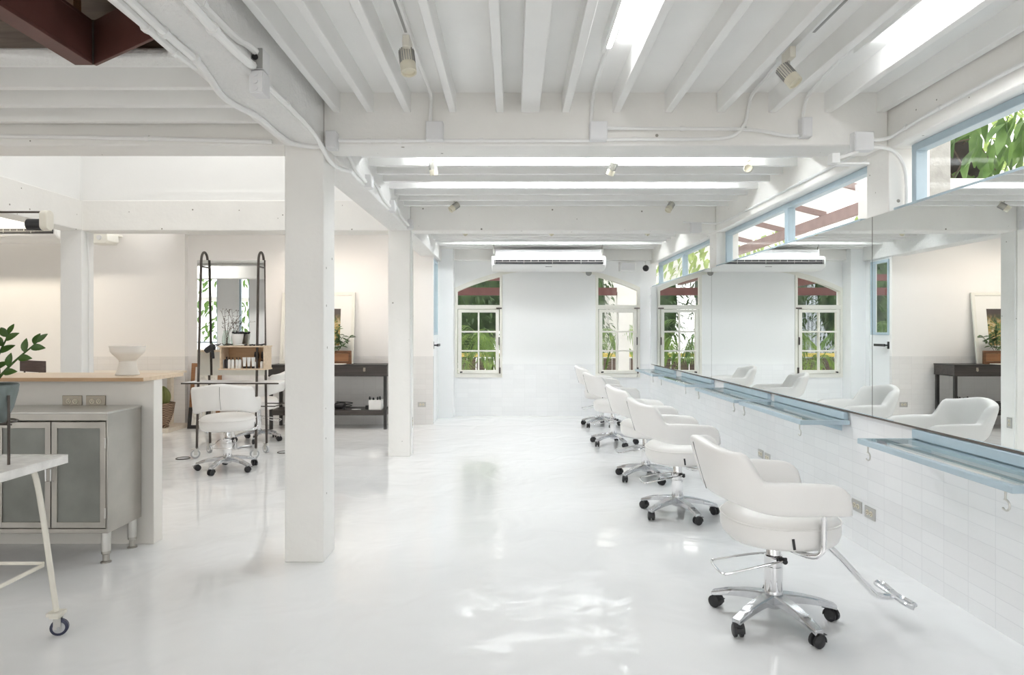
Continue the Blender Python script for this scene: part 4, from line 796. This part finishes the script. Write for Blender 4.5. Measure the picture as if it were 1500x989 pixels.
for i, (px, l) in enumerate(((356, 'first dark hair clip on the oak box beside the white cloth'), (369, 'second dark hair clip on the oak box'), (380, 'third dark hair clip on the oak box near the trolley leg'), (316, 'dark hair clip on the end of the oak box by the vase'))):
    p = at(px, 504, 7.29); m = MB()
    for k in range(3): m.ball((p.x+.02*(k-1), 7.30+.006*(k % 2), zt+.008+.003*(k == 1)), .018, .009, .008, 8, 5)
    m.tube([(p.x-.035, 7.30, zt+.008), (p.x+.035, 7.303, zt+.014)], .004, 6)
    meta(obj('hair_clip', m, 'black'), l, 'hair clip', 'dark clips on the oak box')
p = at(309, 512, 7.30); t = thing('hair_dryer', 'black hair dryer hanging beside the oak box by the trolley leg', 'hair dryer', p)
obj('barrel', MB().tube([p+Vector((-.05, -.02, -.02)), p+Vector((-.03, -.02, -.005)), p+Vector((.035, -.02, .03)), p+Vector((.045, -.02, .035))], [.026, .033, .04, .03], 16), 'black', t); obj('handle', MB().tube([p+Vector((.02, -.02, .02)), p+Vector((.035, -.02, -.10))], [.018, .015], 10), 'black', t); obj('hook', MB().tube([p+Vector((.035, -.01, .02)), p+Vector((.04, .16, .06))], .004, 6), 'dark', t)
# ------------------------------------------------------------------ frames leaning on the wall
def frame(name, label, x0, x1, z1, yb, lean, mw, dep, fm, margin, pic, cat='picture frame', z0=0.0):
    t = thing(name, label, cat, ((x0+x1)/2, yb, z0)); h = z1-z0; sh = lambda m: MB().add([(v[0], v[1]+lean*(v[2]-z0)/h, v[2]) for v in m.v], m.f)
    obj('frame', sh(MB().box(x0, yb-dep, z0, x0+mw, yb, z1).box(x1-mw, yb-dep, z0, x1, yb, z1).box(x0, yb-dep, z0, x1, yb, z0+mw).box(x0, yb-dep, z1-mw, x1, yb, z1)), fm, t, .002)
    obj('backing', sh(MB().box(x0+mw, yb-dep*.45, z0+mw, x1-mw, yb-.002, z1-mw)), 'mat_board', t)
    if margin: obj('picture', sh(MB().box(x0+mw+margin[0], yb-dep*.45-.002, z0+mw+margin[1], x1-mw-margin[2], yb-dep*.45, z1-mw-margin[3])), pic, t)
    return t
frame('picture_frame', 'tall brown wooden frame leaning on the far wall behind the mirror trolley', -4.78, -4.33, .92, 9.78, .11, .055, .03, 'frame_wood', (.04, .06, .04, .06), 'paper')
frame('picture_frame', 'low black frame on the floor in front of the brown one', -4.66, -4.36, .30, 9.50, .05, .05, .025, 'black2', (.01, .01, .01, .01), 'paper')
# ------------------------------------------------------------------ black console table
t = thing('console_table', 'long black console table with a lower shelf between the two nearer columns', 'table', (-2.6, 9.6, 0)); cx0, cx1, cy0, cy1 = -3.47, -1.785, 9.40, 9.86
obj('display_top', MB().box(cx0, cy0, .755, cx1, cy1, .912), 'ebony', t, .004)
obj('top_rim', MB().box(cx0-.006, cy0-.006, .905, cx1+.006, cy1, .92).box(cx0-.003, cy0-.004, .755, cx1+.003, cy1, .768), 'black2', t, .002)
lt = obj('latch', MB().box(-2.12, cy0-.01, .83, -2.09, cy0-.002, .88), 'brass', t); obj('latch_ring', MB().tube([(-2.105+.014*math.cos(a), cy0-.012, .845+.02*math.sin(a)) for a in [2*PI*i/14 for i in range(14)]], .003, 6, True), 'brass', lt)
for x in (cx0+.01, cx1-.052):
    for y in (cy0+.01, cy1-.052): obj('leg', MB().box(x, y, 0, x+.042, y+.042, .756), 'black2', t, .003)
obj('lower_shelf', MB().box(cx0+.02, cy0+.015, .20, cx1-.02, cy1-.015, .275), 'ebony', t, .003)
frame('picture_frame', 'large cream framed foliage picture leaning on the wall behind the console table', -3.43, -2.345, 1.975, 9.76, .13, .045, .03, 'cream', (.20, .22, .165, .20), 'print', z0=.92)
t = thing('small_frame', 'small carved brown frame standing on the console table', 'picture frame', (-2.47, 9.6, .92)); a, b, z0, z1 = -2.64, -2.34, .92, 1.115
obj('frame', MB().box(a, 9.60, z0, a+.04, 9.63, z1).box(b-.04, 9.60, z0, b, 9.63, z1).box(a, 9.60, z0, b, 9.63, z0+.04).box(a, 9.60, z1-.04, b, 9.63, z1), 'dark_wood', t, .006); obj('inner_moulding', MB().box(a+.04, 9.605, z0+.04, a+.055, 9.625, z1-.04).box(b-.055, 9.605, z0+.04, b-.04, 9.625, z1-.04).box(a+.04, 9.605, z0+.04, b-.04, 9.625, z0+.055).box(a+.04, 9.605, z1-.055, b-.04, 9.625, z1-.04), 'frame_wood', t, .002); obj('picture', MB().box(a+.05, 9.615, z0+.05, b-.05, 9.622, z1-.05), 'frame_wood', t)
m = MB().box(-2.62, 9.42, .92, -2.40, 9.56, .932); meta(obj('notebook', m, 'paper', bev=.002), 'flat pale notebook on the console table in front of the small frame', 'notebook')
t = thing('leafy_sprig', 'green leafy sprig in a small dark vase behind the small frame', 'plant', (-2.60, 9.68, .92)); obj('vase', MB().lathe([(.03, .92), (.045, .95), (.045, 1.0), (.025, 1.05), (.028, 1.06), (.02, 1.06), (.002, 1.04)], (-2.60, 9.68, 0), 18), 'dark', t)
for i in range(7):
    a = Vector((-2.60, 9.68, 1.04)); tip = a+Vector((rnd.uniform(-.1, .27), rnd.uniform(-.12, .02), rnd.uniform(.12, .42))); st = obj('stem', MB().tube(smooth_path([a, a*.5+tip*.5+Vector((0, 0, .06)), tip], 2), .003, 6), 'leaf_d', t); m = MB()
    for k in range(7): q = a.lerp(tip, .35+.65*k/6)+Vector((0, 0, .04*math.sin(PI*(.35+.65*k/6)))); leaf_blade(m, q, (rnd.uniform(-1, 1), rnd.uniform(-.8, .2), rnd.uniform(-.4, .6)), (0, -.5, 1), .085, .017, .3, 4)
    obj('leaves', m, 'leaf_d', st)
t = thing('storage_box', 'white square box holding dark tools on the console lower shelf', 'box', (-1.97, 9.53, .275)); a, b = -2.055, -1.875
obj('box', MB().box(a, 9.45, .275, b, 9.456, .415).box(a, 9.60, .275, b, 9.606, .415).box(a, 9.45, .275, a+.006, 9.606, .415).box(b-.006, 9.45, .275, b, 9.606, .415).box(a, 9.45, .275, b, 9.606, .281), 'white_pl', t)
for i, (px, hh, l) in enumerate(((541.5, .46, 'first'), (547, .445, 'second'), (553, .455, 'third'), (556.5, .465, 'fourth'))):
    x = (px-VX)*9.52/F_PX; m = MB().cyl((x, 9.52, .283), (x, 9.525, hh-.04), .010, n=10).lathe([(.011, hh-.045), (.015, hh-.03), (.012, hh-.008), (.003, hh)], (x, 9.525, 0), 12); meta(obj('clipper_tool', m, 'black'), '%s dark tool sticking out of the white box on the console shelf' % l, 'tool', 'dark tools in the white box')
t = thing('hair_dryer', 'black hair dryer with coiled cord lying on the console lower shelf', 'hair dryer', (-2.47, 9.55, .275))
obj('barrel', MB().tube([(-2.56, 9.52, .325), (-2.54, 9.52, .325), (-2.43, 9.54, .33), (-2.41, 9.54, .33)], [.03, .045, .05, .035], 16), 'black', t); obj('handle', MB().tube([(-2.45, 9.53, .31), (-2.40, 9.43, .29)], [.02, .016], 10), 'black', t)
obj('cord', MB().tube([(-2.42+.09*math.cos(a)*(1+.02*a), 9.55+.05*math.sin(a), .285+.006*a) for a in [i*.35 for i in range(48)]], .006, 6), 'black', t)
m = MB().tube(smooth_path([(-2.30, 9.47, .279), (-2.25, 9.45, .282), (-2.21, 9.48, .279), (-2.17, 9.46, .279)], 2), .007, 6); meta(obj('loose_cable', m, 'white_pl'), 'short white cord lying on the console lower shelf', 'cord')
m = MB().box(-2.115, 9.5, .275, -2.065, 9.56, .33); meta(obj('black_case', m, 'black', bev=.006), 'small black case beside the white box on the console shelf', 'case')
# ------------------------------------------------------------------ far table, chairs, cactus
t = thing('trestle_table', 'pale wooden trestle table far behind the bar', 'table', (-5.4, 9.3, 0)); obj('table_top', MB().box(-6.2, 8.98, .79, -4.80, 9.76, .82), 'pale_wood', t, .003)
for x in (-6.05, -4.93):
    lg = obj('leg', MB().box(x-.03, 9.50, .055, x+.03, 9.58, .79), 'pale_wood', t, .003); obj('foot', MB().box(x-.17, 9.1, 0, x+.20, 9.70, .055), 'pale_wood', lg, .004)
t = thing('potted_cactus', 'yellow-green cactus in a carved brown pot at the end of the bar', 'cactus', (-4.95, 9.2, .055)); c = Vector((-4.885, 9.235, 0))
obj('pot', MB().lathe([(.075, .056), (.085, .06), (.085, .08), (.075, .09), (.11, .16), (.145, .27), (.158, .37), (.165, .40), (.15, .402), (.14, .385), (.002, .375)], c, 32), 'carved', t)
cb = MB(); rows = []
for i in range(13):
    f = i/12; row = []
    for q in range(48): th = 2*PI*q/48; r = .095*math.sin(PI*(.12+.86*f))**.6*(1+.12*math.cos(16*th)); row.append(Vector((c.x+r*math.cos(th), c.y+r*math.sin(th), .36+.27*f)))
    rows.append(row)
cb.grid(rows, False, True); obj('cactus_body', cb, 'cactus', t)
sp = MB()
for i in range(160):
    th = rnd.uniform(0, 2*PI); f = rnd.uniform(.1, 1); r = .10*math.sin(PI*(.12+.86*f))**.6; p = Vector((c.x+r*math.cos(th), c.y+r*math.sin(th), .36+.27*f)); d = Vector((math.cos(th), math.sin(th), rnd.uniform(-.3, .9)))*.03; s_ = Vector((-math.sin(th), math.cos(th), 0))*.002; sp.add([p-s_, p+s_, p+d], [(0, 1, 2)])
o = obj('spines', sp, 'cactus', t); o['kind'] = 'stuff'
def side_chair(label, x, y, rz, mat, wire=False):
    t = thing('dining_chair', label, 'chair', (x, y, 0), math.radians(rz), 'chairs at the trestle table')
    obj('seat', MB().box(-.2, -.2, .43, .2, .2, .455), mat, t, .008, True)
    for sx in (-1, 1):
        obj('leg', MB().tube([(sx*.17, -.17, .435), (sx*.2, -.2, 0)], .011, 8), 'dark', t, 0, True); obj('leg', MB().tube([(sx*.09, .2, .98 if not wire else .84), (sx*.15, .19, .43), (sx*.2, .22, 0)], .010, 8), 'dark', t, 0, True)
    if wire: obj('backrest', MB().tube(smooth_path([(-.15, .19, .44), (-.13, .2, .86), (.13, .2, .86), (.15, .19, .44)], 3), .009, 8), 'pale_wood', t, 0, True)
    else:
        rows = [[(-.17+.34*i/8, .195+.03*(1-((i-4)/4)**2)-d, z+.01*((i-4)/4)) for d, z in ((0, .885), (0, 1.03), (.018, 1.03), (.018, .885))] for i in range(9)]; m = MB().grid(rows, False, True); m.f.append((0, 1, 2, 3)); m.f.append((32, 33, 34, 35)); obj('backrest', m, mat, t, .003, True)
p = at(65, 540, 8.55); side_chair('dark wooden chair whose backrest shows above the bar', p.x, 8.55, 176, 'chair_wood')
p = at(159, 540, 8.7); side_chair('pale bent-wood chair behind the pedestal bowl', p.x, 8.7, 160, 'pale_wood', True)
for (px, py), l in (((268, 672), 'flat dark floor socket ring beside the trolley chair'), ((416, 663), 'flat dark floor socket ring half hidden by the nearest column')):
    Y = 1358/(py-VY); p = at(px, py, Y); t = thing('floor_socket', l, 'floor socket', (p.x, Y, 0), group='floor socket rings'); obj('ring', MB().tube([(p.x+.07*math.cos(a), Y+.07*math.sin(a), .004) for a in [2*PI*i/28 for i in range(28)]], .006, 6, True), 'dark', t); obj('cover', MB().cyl((p.x, Y, .0005), (p.x, Y, .004), .066, n=28), 'wheel', t)
# ------------------------------------------------------------------ wall-hung fittings on the far side
t = thing('wall_projector', 'small cream box unit bracketed under the beam beside the rear column', 'speaker', at(152, 358, 9.5)); p = at(150, 349, 9.5)
obj('cabinet', MB().prism([(p.x-.13, p.z-.09), (p.x+.13, p.z-.09), (p.x+.17, p.z-.05), (p.x+.16, p.z+.05), (p.x-.13, p.z+.07)], 1, 9.35, 9.62), 'cream', t, .01); obj('lens', MB().cyl((p.x+.05, 9.335, p.z-.01), (p.x+.05, 9.352, p.z-.01), .035, n=20), 'box', t); obj('bracket', MB().box(p.x-.02, 9.5, p.z+.06, p.x+.1, 9.82, p.z+.085), 'cream', t)
t = thing('blind_roller', 'pale oval end bracket with a black drum and thin rod, high beside the rear column', 'roller bracket', at(65, 338, 6.2)); b = at(68, 323, 6.2); zc = b.z
ov = [(.052*math.cos(q), .045*math.sin(q)+(.05 if math.sin(q) > 0 else -.05)) for q in [2*PI*i/24 for i in range(24)]]
m = MB().prism([(6.2+u, zc+v) for u, v in ov], 0, b.x-.035, b.x+.035); obj('end_plate', m, 'ivory', t, .006)
obj('drum', MB().tube([(b.x-.17, 6.2, zc-.04), (b.x-.165, 6.2, zc-.04), (b.x-.05, 6.2, zc-.04), (b.x-.035, 6.2, zc-.04)], [.042, .055, .055, .05], 20), 'black', t); obj('rod', MB().tube([(-4.806, 6.2, zc+.078), (b.x-.03, 6.2, zc+.078)], .010, 8), 'dark', t)
# ------------------------------------------------------------------ added fill lamps and tubes, no such source in view
for x, y in ((-3.0, 8.8), (-2.2, 8.6)): spot('warm_fill', (x, y, 2.62), (x, 9.9, 1.2), 12, (1, .86, .72), 2.2, .06)  # spots without a fitting, added to warm and lift the console wall
spot('front_wall_fill', (-7.0, 2.2, 2.9), (-7.0, -1.55, 2.0), 110, (1, .97, .93), 2.2, .08)  # added spot that brightens the wall reflected in the trolley mirror
spot('warm_fill_left', (-7.5, 8.4, 3.3), (-7.5, 9.9, 1.3), 60, (1, .90, .74), 2.3, .08)  # added spot lifting the cream wall, no fitting modelled
tube_light((-4.4, 7.78, 2.805), (-3.1, 7.78, 2.805), 'added fill tube over the trolley side, hidden above the beam', mat='tube_warm_fill')  # this tube and the next are added fill for the walls behind
tube_light((-2.9, 7.78, 2.805), (-1.6, 7.78, 2.805), 'added fill tube over the console side, hidden above the beam', mat='tube_warm_fill')
tube_light((-6.9, 8.3, 3.545), (-5.5, 8.3, 3.545), 'added fill tube under the high ceiling beyond the bar', mat='tube_warm_fill')  # tube added to fill the side beyond the bar
tube_light((-8.0, .6, 3.6), (-6.7, .6, 3.6), 'added fill tube behind the camera over the bar side', mat='tube_near')  # pair added out of view to brighten the camera side
tube_light((-4.6, .3, 3.6), (-3.3, .3, 3.6), 'second added fill tube behind the camera over the bar side', mat='tube_near')
# ------------------------------------------------------------------ garden
struct('ground', MB().box(-16, -14, -.2, 16, 26, -.125), 'ground', 'paving of the garden outside', 'ground')
def leaves(n, c, r, size, m=None, droop=.5, seed=1):
    q = random.Random(seed); m = m or MB()
    for _ in range(n):
        while True:
            v = Vector((q.uniform(-1, 1), q.uniform(-1, 1), q.uniform(-1, 1)))
            if v.length < 1: break
        v = v*(v.length**-.35 if v.length > .05 else 1); p = Vector(c)+Vector((v.x*r[0], v.y*r[1], v.z*r[2])); s = size*q.uniform(.6, 1.3)
        leaf_blade(m, p, (v.x+q.uniform(-.7, .7), v.y+q.uniform(-.7, .7), -droop+q.uniform(-.6, .7)), (q.uniform(-.4, .4), q.uniform(-.4, .4), 1), s, s*.2, .3, 3)
    return m
def tree(label, c, r, n, size, mat, seed, droop=.5, group='garden trees', name='garden_tree', trunk=True):
    t = thing(name, label, 'tree', (c[0], c[1], -.125), group=group)
    lm = leaves(n, c, r, size, None, droop, seed)
    if mat == 'leaf_d': lm.ball(c, r[0]*.82, r[1]*.8, r[2]*.86, 16, 10)
    o = obj('crown', lm, mat, t); o['kind'] = 'stuff'
    obj('trunk', MB().tube(smooth_path([(c[0], c[1], -.125), (c[0]+.1, c[1]+.05, c[2]*.5), (c[0]-.05, c[1], c[2]+r[2]*.3)], 2), .07, 8), 'bark', t)
    return t
tree('mango-like tree with big drooping leaves outside the nearest high window', (5.3, 6.6, 3.75), (1.2, .9, 1.2), 520, .32, 'leaf', 11, 1.0)
tree('bright yellow-green bush tree beyond the concrete post outside the nearest high window', (7.0, 10.5, 3.9), (1.5, 1.3, 1.8), 900, .20, 'leaf_y', 12)
tree('pale leafy tree outside the far high window', (5.0, 15.9, 3.4), (1.7, 1.5, 2.0), 700, .28, 'leaf_y', 13, .8)
t = thing('root_clump', 'brown hanging root clump outside the nearest high window', 'root clump', (4.6, 7.1, 2.5)); rr = random.Random(5)
m = MB()
for i in range(26):
    a = Vector((4.75+rr.uniform(-.35, .35), 7.3+rr.uniform(-.3, .3), 3.35+rr.uniform(-.1, .1))); b = a+Vector((rr.uniform(-.5, .3), rr.uniform(-.3, .2), rr.uniform(-.7, -.3))); m.tube(smooth_path([a, a*.5+b*.5+Vector((rr.uniform(-.1, .1), 0, .12)), b], 2), .008, 5)
obj('roots', m, 'bark', t); obj('clump_core', MB().ball((4.85, 7.45, 3.25), .38, .35, .34, 14, 10), 'soil', t)
meta(obj('concrete_post', MB().box(2.80, 4.50, -.125, 2.98, 4.72, 3.6), 'conc_g', bev=.01), 'grey concrete post just outside the nearest high window', 'post')
meta(obj('garden_wall', MB().box(3.0, 5.6, -.125, 9.0, 5.75, 2.62).box(3.0, 5.55, 2.62, 9.0, 5.80, 2.68), 'render'), 'white rendered garden wall below the big leaves', 'wall')
# boarded lean-to roof outside the middle high window
t = thing('lean_to_roof', 'whitewashed board roof with brown rafters outside the middle high window', 'roof', (4.5, 11, 3.1))
rows = MB(); z_at = lambda x: 3.62-.25*(x-2.7)
rf = MB().prism([(2.62, z_at(2.62)), (4.6, z_at(4.6)), (4.6, z_at(4.6)+.04), (2.62, z_at(2.62)+.04)], 1, 8.0, 14.2); obj('board_deck', rf, 'boards', t)
for y in (8.2, 9.7, 11.2, 12.7): obj('rafter', MB().prism([(2.62, z_at(2.62)-.08), (4.6, z_at(4.6)-.08), (4.6, z_at(4.6)), (2.62, z_at(2.62))], 1, y, y+.05), 'pinkwood', t)
obj('eaves_beam', MB().box(4.5, 8.0, 2.93, 4.58, 14.2, 3.08), 'pinkwood', t)
for y in (13.8,): obj('post', MB().box(4.49, y, -.125, 4.59, y+.10, 2.94), 'pinkwood', t)
# beyond the far wall
t = thing('pergola', 'red-brown timber pergola outside the half-arch windows', 'pergola', (-.2, 12.4, 2.1))
obj('cross_beam', MB().box(-4.0, 12.2, 2.06, 1.92, 12.32, 2.20), 'redwood', t); obj('rafter', MB().box(-1.3, 11.3, 2.30, -1.22, 13.6, 2.42), 'redwood', t); obj('rafter', MB().box(1.02, 11.3, 2.34, 1.10, 13.6, 2.46), 'redwood', t); obj('upper_beam', MB().box(-4.0, 13.4, 2.42, 1.3, 13.5, 2.55), 'redwood', t)
for x in (-3.9,): obj('post', MB().box(x, 12.21, -.125, x+.1, 12.31, 2.07), 'redwood', t)
meta(obj('white_post', MB().box(1.93, 12.20, -.125, 2.15, 12.42, 2.12), 'render'), 'white rendered post outside the half-arch window nearer the mirror', 'post')
meta(obj('white_house', MB().box(1.9, 18.0, -.125, 8.0, 18.3, 5.0).box(2.6, 17.96, 1.2, 3.1, 18.0, 2.6), 'render'), 'white house wall far outside behind the white post', 'house')
t = thing('garden_fence', 'dark brown board fence low in the garden beyond the far wall', 'fence', (0, 15, -.125)); m = MB()
for i in range(34): m.box(-4+.2*i, 14.6, -.125, -4+.2*i+.185, 14.63, .80)
obj('boards', m, 'fence', t); obj('top_rail', MB().box(-4, 14.58, .83, 2.8, 14.66, .91), 'yellow', t); t.children[1]['label'] = 'yellow top rail'
t = thing('metal_fence', 'tall corrugated metal fence behind the palms', 'fence', (-6, 20, -.125)); rows = [[(-13+.06*i, 20.0+.03*(i % 2), z) for z in (-.125, 3.2)] for i in range(190)]; obj('sheet', MB().grid(rows), 'corr', t)
def palm(label, x, y, hgt, n, seed, mat='palm', sc=1.0):
    q = random.Random(seed); t = thing('palm_plant', label, 'palm', (x, y, -.125), group='palms outside the half-arch windows')
    for i in range(n):
        an = 2*PI*i/n+q.uniform(-.4, .4); out = q.uniform(.35, .95)*sc; h = hgt*q.uniform(.65, 1.1); a = Vector((x+q.uniform(-.08, .08), y+q.uniform(-.08, .08), -.125)); c = Vector((math.cos(an), math.sin(an), 0))
        sp = smooth_path([a, a+c*out*.25+Vector((0, 0, h*.65)), a+c*out*.7+Vector((0, 0, h)), a+c*out*1.25+Vector((0, 0, h*.72))], 2); m = MB().tube(sp, [.012-.010*k/(len(sp)-1) for k in range(len(sp))], 5)
        for k in range(28):
            f = .35+.65*k/27; j = min(len(sp)-2, int(f*(len(sp)-1))); p = sp[j].lerp(sp[j+1], f*(len(sp)-1)-j); d = (sp[j+1]-sp[j]).normalized(); sd = d.cross(Vector((0, 0, 1))).normalized()
            for s in (-1, 1): leaf_blade(m, p, d*.7+sd*s*.8+Vector((0, 0, -.25)), (0, 0, 1), .30*(1-.55*abs(f-.6))*sc, .010, .35, 3)
        obj('frond', m, mat, t)
palm('feathery palm outside the half-arch window nearer the pilaster, left of its casement', -1.05, 12.6, 1.55, 11, 1); palm('feathery palm outside the half-arch window nearer the pilaster, right of its casement', -.35, 13.1, 1.75, 12, 2)
palm('feathery palm outside the half-arch window nearer the mirror', 1.62, 12.9, 1.65, 12, 3); palm('bushy palm farther back between the two half-arch windows', .5, 13.75, 1.9, 12, 4, 'leaf'); palm('dark palm far to the side of the pilaster window, seen in the mirror', -3.0, 13.6, 1.8, 12, 5, 'leaf')
for i, (x, y, z, l) in enumerate(((-1.15, 16.8, 2.5, 'dark evergreen tree behind the pergola, nearer the pilaster window'), (-4.3, 16.8, 2.5, 'dark evergreen tree at the far side of the pergola'), (1.33, 16.8, 2.1, 'dark evergreen tree behind the middle of the pergola'), (-2.9, 19.0, 2.6, 'dark evergreen tree farthest behind the pergola'))):
    tree(l, (x, y, z), (1.25, .9, 2.1), 1900, .15, 'leaf_d', 30+i, .6)
for i, (x, l) in enumerate(((-9.6, 'green tree behind the camera, first seen in the trolley mirror'), (-6.6, 'green tree behind the camera, second seen in the trolley mirror'))):
    tree(l, (x, -7.4, 2.8), (1.3, 1.0, 2.0), 500, .3, 'leaf', 50+i, .5, 'trees behind the camera')
t = thing('parasol', 'white garden parasol behind the camera, seen small in the trolley mirror', 'parasol', (-8.0, -3.9, -.125)); obj('pole', MB().cyl((-8.0, -3.9, -.125), (-8.0, -3.9, 2.75), .025), 'white_pl', t); obj('canopy', MB().lathe([(1.2, 2.28), (1.2, 2.31), (.6, 2.54), (.03, 2.74), (.02, 2.70), (.6, 2.50)], (-8.0, -3.9, 0), 8), 'white_b', t)
